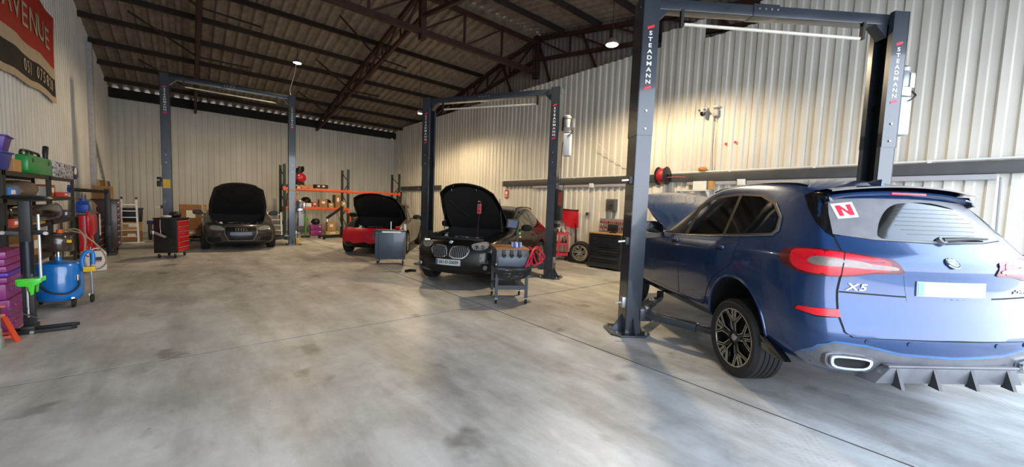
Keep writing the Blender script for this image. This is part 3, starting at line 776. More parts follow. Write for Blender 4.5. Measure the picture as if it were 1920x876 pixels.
    df.add([(-.60, -.90, .20), (-.50, -1.03, .345), (.50, -1.03, .345), (.60, -.90, .20), (-.58, -1.05, .205), (-.49, -1.065, .325), (.49, -1.065, .325), (.58, -1.05, .205)], [(0, 1, 2, 3), (4, 7, 6, 5), (1, 5, 6, 2), (0, 4, 5, 1), (3, 2, 6, 7), (0, 3, 7, 4)])
    d_ = df.build('diffuser', GRAPH, bmp, bevel=.008)
    for x in (-.43, -.145, .145, .43):
        MB().add([(x-.014, -1.063, .325), (x+.014, -1.063, .325), (x-.014, -1.04, .19), (x+.014, -1.04, .19), (x-.014, -1.115, .185), (x+.014, -1.115, .185)], [(0, 4, 5, 1), (0, 2, 4), (1, 5, 3), (2, 3, 5, 4), (0, 1, 3, 2)]).build('diffuser_fin', mat('dark_grey_fin', '#3a3b3f', .4, .2, .2, 9), d_)
    MB().box((0, -1.045, .338), (1.02, .05, .018)).build('diffuser_lip', GRAPH, d_, bevel=.006)
    for s in (-1, 1):
        outer = [(-.135, .012), (-.10, .046), (.10, .040), (.142, .012), (.095, -.046), (-.10, -.046)]
        M4 = Matrix.Translation((s*.725, -.985, .335)) @ Matrix.Rotation(s*.20, 4, 'Z') @ Matrix.Diagonal((-s, 1, 1, 1))
        o_ = rounded(outer, 3); i_ = [Vector((p[0]*.86, p[1]*.70)) for p in o_]; n = len(o_)
        mb = MB(); V_ = [Vector((p[0], 0, p[1])) for p in o_]+[Vector((p[0], -.02, p[1])) for p in o_]+[Vector((p[0], -.02, p[1])) for p in i_]+[Vector((p[0], .06, p[1])) for p in i_]
        mb.add([M4 @ v for v in V_], [(a*n+k, a*n+(k+1) % n, (a+1)*n+(k+1) % n, (a+1)*n+k) for a in range(3) for k in range(n)])
        ex = mb.build('exhaust_tip', CHROME, bmp)
        MB().add([M4 @ Vector((p[0], .008, p[1])) for p in i_], [tuple(range(n))]).build('exhaust_bore', UNDER, ex)
        oo = [M4 @ Vector((p[0]*1.16, .012, p[1]*1.28)) for p in o_]
        MB().add(oo+[p+Vector((0, .1, 0)) for p in oo], [tuple(range(n))]+[(k, (k+1) % n, n+(k+1) % n, n+k) for k in range(n)]).build('exhaust_surround', GRAPH, bmp)
        # black valance behind the rear wheel
        MB().prism([(-.38, .34), (-.47, .335), (-.58, .28), (-.66, .24), (-.70, .21), (-.60, .20), (-.42, .22)], ((s*.955, 0, 0), (0, 1, 0), (0, 0, 1)), (-.03, .03)).build('rear_valance', GLOSSBLK, B, bevel=.006)
    for x in (-.34, .34, -.62, .62):
        p, n = place_on(bvh, REAR, (x, .50), .003); MB().cyl(p-n*.004, p+n*.002, .018, .018, 14).build('parking_sensor', BLUEP, B)
    # sides
    CH = mat('satin_window_trim', '#9a9ea6', .25, .8)
    for s, fr in ((-1, LEFT), (1, RIGHT)):
        fd = [(2.22, .98), (2.20, .60), (2.05, .36), (1.22, .36), (1.20, .7), (1.20, 1.075), (1.7, 1.045)]
        rd = [(1.19, 1.075), (1.19, .7), (1.20, .36), (.62, .36), (.53, .55), (.42, .70), (.22, .83), (.10, .90), (.06, 1.12)]
        for nm, pol in (('front_door', fd), ('rear_door', rd)):
            patch('door_gap', bvh, inset(pol, -.01), fr, SEAM, B, .0012, .07, skirt=0); patch(nm, bvh, pol, fr, BLUEP, B, .004, .06)
        win_all = [(1.80, 1.105), (1.58, 1.29), (1.32, 1.46), (1.05, 1.565), (.80, 1.61), (.45, 1.63), (.10, 1.61), (-.13, 1.525), (-.28, 1.40), (-.33, 1.275), (-.30, 1.235), (0, 1.205), (.65, 1.16), (1.3, 1.125)]
        patch('window_surround', bvh, inset(win_all, -.004), fr, mat('satin_black_pillar', '#121316', .5, coat=0, spec=.25), B, .004, .06)
        patch('window_trim', bvh, strip_poly([(1.78, 1.098), (1.3, 1.113), (.65, 1.148), (0, 1.193), (-.31, 1.225), (-.345, 1.275), (-.285, 1.395), (-.13, 1.52)], .011), fr, CH, B, .008, .06)
        patch('front_window', bvh, [(1.72, 1.125), (1.55, 1.275), (1.32, 1.43), (1.20, 1.485), (1.20, 1.13)], fr, GLASS, B, .007, .06)
        patch('rear_window_pane', bvh, [(1.10, 1.14), (1.11, 1.52), (.80, 1.585), (.47, 1.605), (.40, 1.19), (.65, 1.17)], fr, GLASS, B, .007, .06)
        patch('quarter_window', bvh, [(.34, 1.195), (.41, 1.605), (.11, 1.585), (-.10, 1.51), (-.25, 1.395), (-.30, 1.285), (-.28, 1.25), (0, 1.22)], fr, GLASS, B, .007, .06)
        patch('side_skirt', bvh, [(2.5, .225), (2.5, .31), (.50, .31), (.46, .225)], fr, GLOSSBLK, B, .008, .06)
        pts = []
        for k in range(25):
            a = -.18+k*(PI+.36)/24; h = bvh.ray_cast(Vector((s*3, .03+.462*math.cos(a), .32+.462*math.sin(a))), Vector((-s, 0, 0)))
            if h[0] is not None: pts.append(h[0])
        MB().tube(pts, .014, 8).build('arch_lip', BLUEP, B)
        for hy, hz in ((1.36, 1.03), (.34, 1.045)):
            p, n = place_on(bvh, fr, (hy, hz), .012); MB().box(p, (.035, .21, .032)).build('door_handle', BLUEP, B, bevel=.012)
            patch('handle_recess', bvh, [(hy-.07, hz-.03), (hy+.07, hz-.03), (hy+.06, hz+.01), (hy-.06, hz+.01)], fr, SEAM, B, .0045, .05, skirt=0)
        mr = MB().prism(rounded([(-.13, -.07), (-.11, .06), (.06, .085), (.13, .05), (.12, -.05), (.03, -.085)], 3), ((s*1.04, 1.90, 1.18), (s, 0, 0), (0, 0, 1)), (-.055, .055)).build('wing_mirror', GLOSSBLK, B, bevel=.02, seg=3)
        MB().bar((s*.90, 1.88, 1.12), (s*1.0, 1.89, 1.13), .05, .03).build('mirror_arm', BLKPL, mr)
        MB().tube(smooth_path([(s*.60, 1.1, 1.665), (s*.60, .9, 1.70), (s*.605, .35, 1.725), (s*.595, -.1, 1.71), (s*.575, -.30, 1.675)], 4), .014, 8).build('roof_rail', GLOSSBLK, B)
    MB().add([(-.02, -.18, 1.70), (.02, -.18, 1.70), (.028, -.42, 1.66), (-.028, -.42, 1.66), (0, -.40, 1.755), (0, -.33, 1.755)], [(0, 1, 2, 3), (0, 5, 1), (1, 5, 4, 2), (3, 2, 4), (0, 3, 4, 5)]).build('antenna_fin', BLUEP, B)
    # windscreen and the raised bonnet
    patch('windscreen', bvh, [(-.66, 1.86), (-.60, 1.05), (.60, 1.05), (.66, 1.86)], TOP, GLASS, B, .006, .08)
    hp = [(-.78, 2.05), (-.80, 2.6), (-.76, 3.1), (-.62, 3.45), (-.3, 3.6), (0, 3.63), (.3, 3.6), (.62, 3.45), (.76, 3.1), (.80, 2.6), (.78, 2.05), (.4, 1.98), (0, 1.95), (-.4, 1.98)]
    patch('engine_bay', bvh, inset(hp, .03), TOP, UNDER, B, .006, .08)
    hp_ = hood_panel(bvh, hp, (2.02, 1.10), math.radians(29), .03, BLUEP, B)
    for s in (-1, 1): MB().tube([(s*.66, 2.35, 1.06), (s*.70, 2.75, 1.50)], .010, 6).build('gas_strut', BLACK, B)
build_suv()
# ------------------------------------------------------------------ two-post lifts
YEL = mat('yellow_label', '#e0b51e', .5); TANK = mat('translucent_oil_tank', '#b4b9c2', .35, 0, .05, 4); CREAM = mat('cream_pipe', '#cfcabb', .4)
LATCH = mat('zinc_latch', '#a7a9a6', .35, .8)
def lift(label, pl, pr_, H, step, unit_z, arms, side_box, ylab):
    """pl, pr_: ground points of the two columns; arms: list of (side, y_pivot, pad_x, pad_y)"""
    pl, pr_ = Vector(pl), Vector(pr_); c = (pl+pr_)/2; d = (pr_-pl); W = d.length; rz = math.atan2(d.y, d.x)
    t = thing('two_post_lift', label, 'car lift', (c.x, c.y, 0), rz, 'two post car lifts')
    for s in (-1, 1):
        X0 = s*W/2
        def chan(z0, z1, g, nm):
            mb = MB(); o = s
            mb.box((X0+o*(.10+g-.006), 0, (z0+z1)/2), (.012, .29+2*g, z1-z0))
            for q in (-1, 1):
                mb.box((X0+o*g/2, q*(.145+g-.006), (z0+z1)/2), (.20+g, .012, z1-z0)); mb.box((X0-o*.094, q*(.115), (z0+z1)/2), (.012, .05, z1-z0))
            return mb.build(nm, STEEL, t)
        chan(.02, step, 0, 'column'); up = chan(step-.18, H, .007, 'column_extension')
        for q in (-1, 1):
            for zz in (step-.10, step+.12): MB().cyl((X0, q*.15, zz), (X0, q*.163, zz), .014, .014, 8).build('bolt', LATCH, up)
        bp = MB().prism([(-.26, -.16), (-.16, -.26), (.16, -.26), (.26, -.16), (.26, .16), (.16, .26), (-.16, .26), (-.26, .16)], ((X0+s*.03, 0, .0), (1, 0, 0), (0, 1, 0)), .022).build('base_plate', STEEL, t, bevel=.003)
        for q in (-1, 1):
            MB().prism([(0, 0), (.13, 0), (.0, .20)], ((X0+.0, q*.15, .022), (0, q, 0), (0, 0, 1)), (-.006, .006)).build('gusset', STEEL, bp)
            for xx in (-.19, .19): MB().cyl((X0+s*.03+xx, q*.19, .02), (X0+s*.03+xx, q*.19, .055), .016, .016, 6).build('anchor_bolt', LATCH, bp)
        MB().prism([(0, 0), (.14, 0), (0, .22)], ((X0+s*.10, 0, .022), (s, 0, 0), (0, 0, 1)), (-.006, .006)).build('gusset', STEEL, bp)
        # inside: dark chain guide and cable
        MB().box((X0+s*.06, 0, H/2), (.02, .18, H-.1)).build('chain_guide', BLKPL, t)
        MB().tube([(X0-s*.03, -.06, .3), (X0-s*.03, -.06, H-.05)], .007, 6).build('lift_cable', CREAM, t)
        # carriage and swing arms
        ca = MB().box((X0-s*.04, 0, .55), (.15, .20, .72)).build('carriage', BLACK, t, bevel=.01)
        MB().box((X0-s*.16, 0, .27), (.16, .34, .16)).build('arm_yoke', STEEL, t, bevel=.008)
        for q in (-1, 1): MB().cyl((X0-s*.18, q*.12, .18), (X0-s*.18, q*.12, .37), .03, .03, 14).build('pivot_pin', LATCH, t)
        # lettering with its red flashes on the face towards the entrance
        zt = H-.40; y0 = -.1535
        for k, ch in enumerate('STEADMANN'):
            me = text_mesh(ch, .068, .001, .0012); me.transform(Matrix.Translation((X0, y0, zt-.075-k*.073)) @ Matrix.Rotation(PI/2, 4, 'X') @ Matrix.Diagonal((1.3, 1, 1, 1))); obj('lettering', me, WHITEP, up)
        for zz in (zt, zt-.075-9*.073+.002):
            MB().prism([(-.042, -.030), (.042, -.002), (.042, .030), (-.042, .002)], ((X0, y0, zz), (1, 0, 0), (0, 0, 1)), (-.001, .002)).build('red_flash', REDP, up)
        # latches on the outer edge
        for zz, hh in ((.42, .14), (1.22, .10), (2.0, .10)):
            lt = MB().box((X0+s*.12, -.08, zz), (.06, .09, hh)).build('lock_box', LATCH if hh > .12 else BLACK, t, bevel=.008)
            MB().bar((X0+s*.15, -.10, zz), (X0+s*.24, -.10, zz-.01), .02, .02).build('lock_handle', LATCH, lt)
    # overhead beam with its cut-off bar
    bm_ = MB().box((0, 0, H-.075), (W+.24, .15, .13)).build('overhead_beam', STEEL, t, bevel=.006)
    MB().box((-.12, .0, H-.07), (.34, .17, .15)).build('beam_splice', STEEL, bm_, bevel=.004)
    for xx in (-.22, -.14, -.06, .02):
        MB().cyl((xx, -.084, H-.06), (xx, -.096, H-.06), .012, .012, 8).build('bolt', LATCH, bm_)
    MB().tube([(-W*.36, -.06, H-.30), (W*.36, -.06, H-.33)], .020, 10).build('cut_off_bar', CREAM, t)
    for s in (-1, 1): MB().bar((s*W*.37, -.06, H-.13), (s*W*.37, -.06, H-.34), .035, .05).build('bar_bracket', BLKPL, t)
    for s in (-1, 1): MB().prism([(0, 0), (.16, 0), (0, -.16)], ((s*(W/2-.10), 0, H-.14), (-s, 0, 0), (0, 0, 1)), (-.07, .07)).build('corner_gusset', STEEL, bm_)
    for (s, yp, px, py) in arms:
        X0 = s*W/2-s*.18; p0 = Vector((X0, yp, .27)); p1 = Vector((px, py, .27)); mid = p0.lerp(p1, .62)
        a = MB().bar(p0, mid, .11, .09).build('swing_arm', STEEL, t, bevel=.006)
        MB().bar(mid, p1, .085, .065).build('arm_extension', STEEL, a, bevel=.005)
        MB().cyl(p1, p1+Vector((0, 0, .10)), .05, .05, 18).build('lift_pad', RUBBER, a)
        MB().cyl(mid+Vector((0, 0, .045)), mid+Vector((0, 0, .06)), .014, .014, 8).build('bolt', LATCH, a)
    # power unit on the right-hand column
    if unit_z:
        X0 = W/2+.15
        u = MB().box((X0+.13, .02, unit_z+.28), (.17, .17, .50)).build('power_unit_tank', TANK, t, bevel=.03, seg=3)
        MB().box((X0+.12, .02, unit_z+.60), (.15, .15, .12)).build('pump_block', ALU, u, bevel=.01)
        MB().lathe([(0, 0), (.075, 0), (.08, .02), (.08, .17), (.07, .19), (.085, .20), (.085, .25), (.06, .275), (0, .275)], 20, o=(X0+.11, .02, unit_z+.66)).build('motor', mat('grey_motor_casing', '#9b9fa3', .4, .5), u)
        MB().box((X0+.24, .03, unit_z+.76), (.07, .10, .20)).build('capacitor_box', ALU, u, bevel=.012)
        MB().box((X0+.02, .02, unit_z+.75), (.06, .06, .30)).build('bracket', BLACK, u)
        MB().tube(smooth_path([(X0+.2, -.03, unit_z+.62), (X0+.26, -.05, unit_z+.56), (X0+.2, -.07, unit_z+.5), (X0+.03, -.03, unit_z+.3), (X0+.03, -.03, unit_z-.6)]), .010, 6).build('hydraulic_hose', BLKPL, u)
    if side_box:
        b = MB().box((W/2+.17, -.02, 1.68), (.14, .22, .70)).build('control_box', BLKPL, t, bevel=.015)
        MB().box((W/2+.20, -.132, 1.82), (.07, .004, .30)).build('control_label', mat('red_control_label', '#8c2a22', .5), b)
        MB().cyl((W/2+.18, -.13, 1.18), (W/2+.18, -.13, 1.26), .05, .05, 14).build('end_switch', BLKPL, b)
    for (s, zz, w, h) in ylab:
        MB().box((s*W/2, -.1475, zz), (w, .004, h)).build('warning_label', YEL, t)
    return t, W
lift('nearest dark grey two post lift, holding the blue SUV', (4.46, 2.76), (7.05, .80), 4.27, 2.74, 2.72,
     [(-1, -.12, -.80, -.95), (-1, .12, -.82, .85), (1, -.12, .80, -.95), (1, .12, .82, .85)], False, [])
lift('middle dark grey two post lift, over the black SUV with its bonnet up', (4.81, 9.12), (6.39, 6.10), 4.30, 2.74, 2.76,
     [(-1, -.12, -1.0, -.9), (-1, .12, -1.0, .8), (1, -.12, .75, -.85), (1, .12, .75, .8)], True, [(1, .3, .0001, .0001)][:0])
lf3, w3 = lift('farthest dark grey two post lift, standing in front of the back wall', (-.46, 15.25), (2.74, 15.05), 5.08, 2.62, .62,
     [(-1, -.12, -.8, -.8), (-1, .12, -.8, .8), (1, -.12, .82, -.8), (1, .12, .82, .8)], False, [(-1, 1.9, .16, .26), (1, 1.88, .16, .07)])
MB().box((w3/2+.16, -.12, .12), (.10, .10, .22)).build('floor_guard', YEL, lf3, bevel=.005)
MB().box((-w3/2-.17, -.05, 1.95), (.10, .10, .28)).build('control_box', BLKPL, lf3, bevel=.01)
# ------------------------------------------------------------------ cars with raised bonnets
def cage(d):
    W = d['W']; hf, hc, bl, rf = d['hood_front'], d['hood_cowl'], d['belt'], d['roof']; yF = d['front']; cy = d['cowl']; wt = d['ws_top']; re = d['roof_end']; rg = d['glass_end']; tl = d['tail']; b = d['bottom']; tz = d['tail_z']; rw = d.get('roof_w', .60)
    def ring(y, w, fend, top, tw, yb=None, bot=b, sh=None):
        sh = fend-.10 if sh is None else sh
        return [(y, w*.82, bot), (y, w*.95, bot+.09), (y, w*.985, bot+(sh-bot)*.42), (y, w, bot+(sh-bot)*.74), (y, w*.985, sh), (y, w*.94, fend), (y, tw, top)]
    f0 = yF-.27
    S = [[(f0-.06, W*.72, b+.03), (f0+.03, W*.86, b+.11), (f0+.04, W*.90, b+.26), (f0+.03, W*.90, (b+hf)/2+.10), (f0-.02, W*.87, hf-.13), (f0-.07, W*.82, hf-.05), (f0-.15, W*.66, hf-.01)],
         ring(f0-.24, W*.965, hf+.0, hf+.025, W*.72), ring(0, W*.99, hf+(hc-hf)*.35, hf+(hc-hf)*.42+.02, W*.76), ring(cy*.6, W*.985, hc-.06, hc-.02, W*.79),
         ring(cy, W*.98, hc-.035, hc+.02, W*.80), ring((cy+wt)/2, W*.98, bl, (hc+rf)/2+.06, W*.76), ring(wt, W*.98, bl+.01, rf-.02, W*(rw+.03)),
         ring((wt+re)/2, W*.985, bl+.02, rf+.03, W*rw), ring(re, W*.99, bl+.03, rf-.01, W*(rw-.02)),
         ring(rg, W*.985, bl+.03, tz, W*.66), [(tl+.10, W*.74, b+.06), (tl+.03, W*.88, b+.16), (tl, W*.90, .55), (tl+.02, W*.89, .72), (tl+.06, W*.86, bl-.06), (tl+.12, W*.80, min(bl+.02, tz-.02)), (tl+.2, W*.62, tz-.01)]]
    crown = [.02, .035, .05, .055, .06, .06, .06, .06, .05, .03, .02]
    return S, crown
def gen_crease(N, Mv, K):
    out = crease_lines((1, 2, 4, 5), (.3, .35, .5, .3))(N, Mv, K)
    for i in range(5, 9):
        for k in (0, K): out.append(((i, Mv, k), (i+1, Mv, k), .4))
    return out
LINER = mat('black_bonnet_liner', '#0d0d0e', .85, 0, .3, 14, bump=.4, bscale=30); ENG = mat('engine_black_plastic', '#1c1d20', .45, 0, .3, 15); ENGM = mat('engine_cast_metal', '#8b8d90', .35, .8, .2, 20)
HLENS = mat('headlamp_glass', '#8d9296', .15, .3, .2, 14, coat=.6); HLED = mat('headlamp_bright_reflector', '#cfd0cc', .15, .7, .1, 20, coat=.5)
DRIM = mat('shadow_line_trim', '#23262b', .3, .6)
def open_car(d, paint):
    t = car_root(d['name'], d['label'], (*d['loc'], 0), d['heading']); W = d['W']; b = d['bottom']; hf, hc, cy, yF = d['hood_front'], d['hood_cowl'], d['cowl'], d['front']; wb = d['wb']; ar = d['wheel_r']+.065
    S, crown = cage(d)
    hp = [(-W*.80, cy+.02), (-W*.80, cy*.3), (-W*.76, .12), (-W*.66, yF-.34), (-W*.45, yF-.18), (-W*.2, yF-.10), (0, yF-.085), (W*.2, yF-.10), (W*.45, yF-.18), (W*.66, yF-.34), (W*.76, .12), (W*.80, cy*.3), (W*.80, cy+.02), (W*.4, cy-.06), (0, cy-.08), (-W*.4, cy-.06)]
    bay = MB().prism([Vector(p)*1 for p in [(q[0]*.90, (q[1]-cy)*.93+cy+.02) for q in hp]], ((0, 0, .50), (1, 0, 0), (0, 1, 0)), 1.0).mesh('bay', smooth=0)
    cuts = [bay]
    for yy in (0, -wb):
        for s in (-1, 1): cuts.append(arch_cut(yy, d['wheel_r']+.02, ar, s*.50, s*1.3))
    bvh, me = car_shell(S, crown, [.14, .24, .27, .27, .26, .25, .23], [.06, .1, .1, .1, .1, .1, .1], (-1, -.8, -.4, 0, .4, .8, 1), paint, UNDER, cuts, gen_crease, 3)
    B = obj('body', me, None, t)
    for s in (-1, 1):
        wheel(t, s*(W-.11), 0, d['wheel_r'], d['wheel_r'], .225, d['wheel_r']-.095, d['rim'], s); wheel(t, s*(W-.11), -wb, d['wheel_r'], d['wheel_r'], .225, d['wheel_r']-.095, d['rim'], s)
    # bonnet, liner, struts, hinges
    hg = (cy, hc+.01); H = hood_panel(bvh, hp, hg, d['open'], .022, paint, B)
    lp = [(q[0]*.88, (q[1]-cy)*.88+cy+.06) for q in hp]
    lm = patch_mesh(bvh, lp, TOP, -.026, .08, skirt=0, thick=.012)
    R_ = Matrix.Translation((0, hg[0], hg[1])) @ Matrix.Rotation(d['open'], 4, 'X') @ Matrix.Translation((0, -hg[0], -hg[1]))
    lm.transform(R_); lo = obj('bonnet_liner', lm, LINER, H)
    for s in (-1, 1):
        q = [(s*W*.50, yF-.52), (s*W*.30, yF-.80), (s*W*.12, yF-1.0)]
        pts = [R_ @ Vector((p[0], p[1], bvh.ray_cast(Vector((p[0], p[1], 4)), Vector((0, 0, -1)))[0].z-.045)) for p in q]
        MB().tube(smooth_path(pts, 4), .012, 6).build('liner_rib', ENG, lo)
        a_ = Vector((s*W*.74, cy+.30, hc-.12)); b_ = R_ @ Vector((s*W*.70, cy+.70, hc-.03)); MB().tube([a_, a_.lerp(b_, .55), b_], [.011, .011, .006], 8).build('gas_strut', BLACK, B)
        hk = R_ @ Vector((s*W*.30, yF-.26, hf-.035)); n_ = R_.to_3x3() @ Vector((0, 0, -1))
        MB().tube([hk, hk+n_*.05, hk+n_*.05+(R_.to_3x3() @ Vector((0, .05, 0)))], .006, 6).build('bonnet_catch', CHROME, H)
    # engine bay contents
    EZ = Matrix.Translation((0, 0, hf-.82)); n0 = len(B.children)
    e = MB().box((0, cy*.25, .66), (W*.78, .62, .22)).build('engine_cover', ENG, B, bevel=.03)
    MB().box((0, cy*.25, .775), (W*.45, .34, .03)).build('cover_panel', mat('cover_grey_plastic', '#2e3033', .4), e, bevel=.012)
    for k in range(4): MB().cyl((-.18+.12*k, cy*.25, .77), (-.18+.12*k, cy*.25, .80), .022, .022, 10).build('coil', ENGM, e)
    MB().box((-W*.58, cy*.55, .70), (.20, .30, .22)).build('battery', BLKPL, B, bevel=.01); MB().box((W*.56, cy*.45, .70), (.24, .34, .24)).build('air_box', ENG, B, bevel=.03)
    MB().lathe([(0, 0), (.07, 0), (.075, .10), (.05, .14), (.035, .15), (.035, .18), (0, .18)], 16, o=(W*.50, .10, .66)).build('coolant_bottle', WHITEPL, B)
    MB().tube(smooth_path([(-W*.4, .28, .74), (-W*.1, .36, .78), (W*.2, .30, .77), (W*.45, .15, .76)]), .032, 10).build('intake_hose', RUBBER, B)
    MB().tube(smooth_path([(-W*.5, .05, .76), (-W*.35, -.05, .82), (-W*.2, .10, .80), (0, .25, .78)]), .014, 8).build('coolant_hose', RUBBER, B)
    MB().tube(smooth_path([(W*.3, .05, .80), (W*.1, .16, .83), (-W*.15, .14, .82), (-W*.3, .24, .78)]), .010, 8).build('metal_pipe', CHROME, B)
    for x in (-.45, -.2, .05, .3): MB().box((x*W, yF-.40, hf-.10), (.05, .05, .03)).build('fixing', ENGM, B, bevel=.008)
    MB().box((0, yF-.30, hf-.13), (W*1.25, .12, .05)).build('slam_panel', ENG, B, bevel=.015)
    for s in (-1, 1): MB().cyl((s*W*.62, -.12, .62), (s*W*.62, -.12, .86), .075, .06, 18).build('strut_tower', ENG, B)
    for ch in list(B.children)[n0:]: ch.data.transform(EZ); [g.data.transform(EZ) for g in ch.children]
    # glazing and sides
    bl, rf, wt, re, rg = d['belt'], d['roof'], d['ws_top'], d['roof_end'], d['glass_end']
    patch('windscreen', bvh, [(-W*.74, cy-.10), (-W*.60, wt+.04), (W*.60, wt+.04), (W*.74, cy-.10)], TOP, GLASS, B, .006, .08)
    for s, fr in ((-1, LEFT), (1, RIGHT)):
        sw = [(cy-.28, bl+.035), ((cy+wt)/2-.15, (bl+rf)/2+.07), (wt-.12, rf-.055), ((wt+re)/2, rf-.03), (re+.05, rf-.06), (re-.18, (bl+rf)/2+.06), (re-.32, bl+.06)]
        patch('window_surround', bvh, inset(sw, -.02), fr, DRIM, B, .004, .07)
        mid = (wt+re)/2-.0
        patch('front_window', bvh, [sw[0], sw[1], sw[2], (mid+.06, rf-.035), (mid+.06, bl+.045)], fr, GLASS, B, .007, .07)
        patch('rear_side_window', bvh, [(mid, bl+.045), (mid, rf-.035), sw[4], sw[5], sw[6]], fr, GLASS, B, .007, .07)
        fd = [(cy-.12, bl-.05), (cy-.12, b+.22), (cy-.02, b+.12), (mid+.05, b+.12), (mid+.04, bl-.0)]; rd = [(mid+.02, bl), (mid+.03, b+.12), (-wb+ar+.12, b+.12), (-wb+ar*.8, .55), (-wb+.16, bl-.10), (-wb+.10, bl+.0)]
        for nm, pol in (('front_door', fd), ('rear_door', rd)):
            patch('door_gap', bvh, inset(pol, -.012), fr, SEAM, B, .0012, .08, skirt=0); patch(nm, bvh, pol, fr, paint, B, .004, .07)
        for hy in (mid+.18, -wb+.36):
            p, n = place_on(bvh, fr, (hy, bl-.10), .014); MB().box(p, (.03, .20, .03)).build('door_handle', CHROME if d.get('chrome') else paint, B, bevel=.01)
        mr = MB().prism(rounded([(-.12, -.06), (-.10, .055), (.06, .075), (.12, .04), (.11, -.05), (.02, -.075)], 3), ((s*(W+.09), cy-.42, bl+.10), (s, 0, 0), (0, 0, 1)), (-.05, .05)).build('wing_mirror', d.get('mirror', paint), B, bevel=.02, seg=3)
        MB().bar((s*W*.88, cy-.42, bl+.04), (s*(W+.02), cy-.42, bl+.06), .05, .03).build('mirror_arm', BLKPL, mr)
        if d.get('rails'): MB().tube(smooth_path([(s*W*.60, wt-.2, rf+.005), (s*W*.60, wt-.35, rf+.04), (s*W*.58, (wt+re)/2, rf+.055), (s*W*.56, re+.1, rf+.035), (s*W*.56, re-.05, rf-.005)], 4), .014, 8).build('roof_rail', BLKPL, B)
    patch('rear_glass', bvh, [(-W*.5, re-.05), (W*.5, re-.05), (W*.55, rg+.05), (-W*.55, rg+.05)], TOP, GLASS, B, .006, .08)
    return t, B, bvh, R_, H
FL = (Vector((-6, 6, 0)), Vector((.70711, .70711, 0)), Vector((0, 0, 1)), Vector((.70711, -.70711, 0)))
FR = (Vector((6, 6, 0)), Vector((-.70711, .70711, 0)), Vector((0, 0, 1)), Vector((-.70711, -.70711, 0)))
BLKPAINT = mat('black_car_paint', '#07080a', .3, 0, .1, 3, coat=.45, rvar=.04, spec=.3); GRYPAINT = mat('dark_grey_car_paint', '#3b3936', .3, .2, .08, 3, coat=.5, rvar=.04, spec=.3); BRNPAINT = mat('dark_bronze_car_paint', '#171310', .3, .1, .08, 3, coat=.4, rvar=.04, spec=.3)
GRIL = mat('grille_slat_metal', '#8d929b', .3, .7, .1, 12); PLW = mat('pale_grey_number_plate', '#b9c2c2', .4, 0, .05, 4)  # plate colour is one even pale grey
# black compact SUV under the middle lift
x1 = dict(name='compact_suv_car', label='black SUV with its bonnet up and number plate 161-D-53039', loc=(4.52, 6.74), heading=math.radians(-120.5), W=.93, hood_front=.94, hood_cowl=1.06, belt=1.04, roof=1.55, front=.84, cowl=-.52, ws_top=-1.28, roof_end=-2.85, glass_end=-3.35, tail=-3.55, tail_z=1.10, bottom=.20, wb=2.67, wheel_r=.345, rim='five', open=math.radians(58), rails=True, roof_w=.66)
T, B, bv, R_, H_ = open_car(x1, BLKPAINT)
for s in (-1, 1):
    k = [(s*.025, .62), (s*.03, .73), (s*.07, .80), (s*.22, .825), (s*.38, .805), (s*.415, .73), (s*.375, .64), (s*.30, .58), (s*.11, .577)]
    fr_ = patch('grille_frame', bv, k, FRONT, CHROME, B, .010, .04, skirt=.02); patch('grille_mesh', bv, inset(k, .022), FRONT, UNDER, fr_, .0115, .04, skirt=0)
    for j in range(9):
        x = s*(.075+j*.036); z0, z1 = (.60, .80) if j < 7 else (.645, .78)
        patch('grille_slat', bv, [(x-.006, z0), (x+.006, z0), (x+.006, z1), (x-.006, z1)], FRONT, GRIL, fr_, .018, .05, skirt=.01)
    f_ = FL if s < 0 else FR
    hl = [(.20, .84), (.08, .88), (-.08, .90), (-.12, .87), (-.07, .79), (.06, .75), (.18, .76)]
    h_ = patch('headlamp', bv, rounded(hl, 2), f_, HLENS, B, .010, .035, skirt=.02)
    patch('headlamp_strip', bv, [(.18, .838), (.07, .87), (-.07, .888), (-.05, .862), (.07, .845), (.17, .82)], f_, HLED, h_, .0125, .03, skirt=.002)
    for q in (.12, .01): 
        p, n = place_on(bv, f_, (q, .80), .012); MB().lathe([(0, 0), (.038, 0), (.04, .006), (.03, .006), (.026, .002), (0, .002)], 18).build('headlamp_ring', CHROME, h_).matrix_local = Matrix.Translation(p) @ n.to_track_quat('Z', 'Y').to_matrix().to_4x4()
    patch('fog_pocket', bv, [(.05, .50), (-.08, .49), (-.14, .36), (-.02, .33), (.10, .36)], f_, UNDER, B, .006, .04)
    p, n = place_on(bv, f_, (-.02, .42), .010); MB().cyl(p-n*.01, p+n*.012, .045, .04, 18).build('fog_lamp', HLENS, B)
patch('lower_grille', bv, [(-.50, .34), (-.44, .27), (.44, .27), (.50, .34), (.42, .40), (-.42, .40)], FRONT, UNDER, B, .008, .05)
for zz in (.30, .335, .37): patch('lower_grille_bar', bv, [(-.44, zz), (.44, zz), (.44, zz+.009), (-.44, zz+.009)], FRONT, BLKPL, B, .014, .08, skirt=.006)
pl_ = patch('number_plate', bv, [(-.26, .445), (.26, .445), (.26, .555), (-.26, .555)], FRONT, PLW, B, .020, .08, skirt=.02)
patch('plate_band', bv, [(.215, .45), (.255, .45), (.255, .55), (.215, .55)], FRONT, mat('plate_euro_blue', '#1f4f8c', .4), pl_, .0215, .08, skirt=0)
text_on('161-D-53039', bv, FRONT, (-.025, .50), .083, mat('plate_black_lettering', '#15181c', .5), pl_, off=.0225, right=Vector((-1, 0, 0)), bold=.0012, ext=.0008, sx=.93)
p, n = place_on(bv, FRONT, (0, .875), .003); roundel(B, p, n, .041, Vector((-1, 0, 0)))
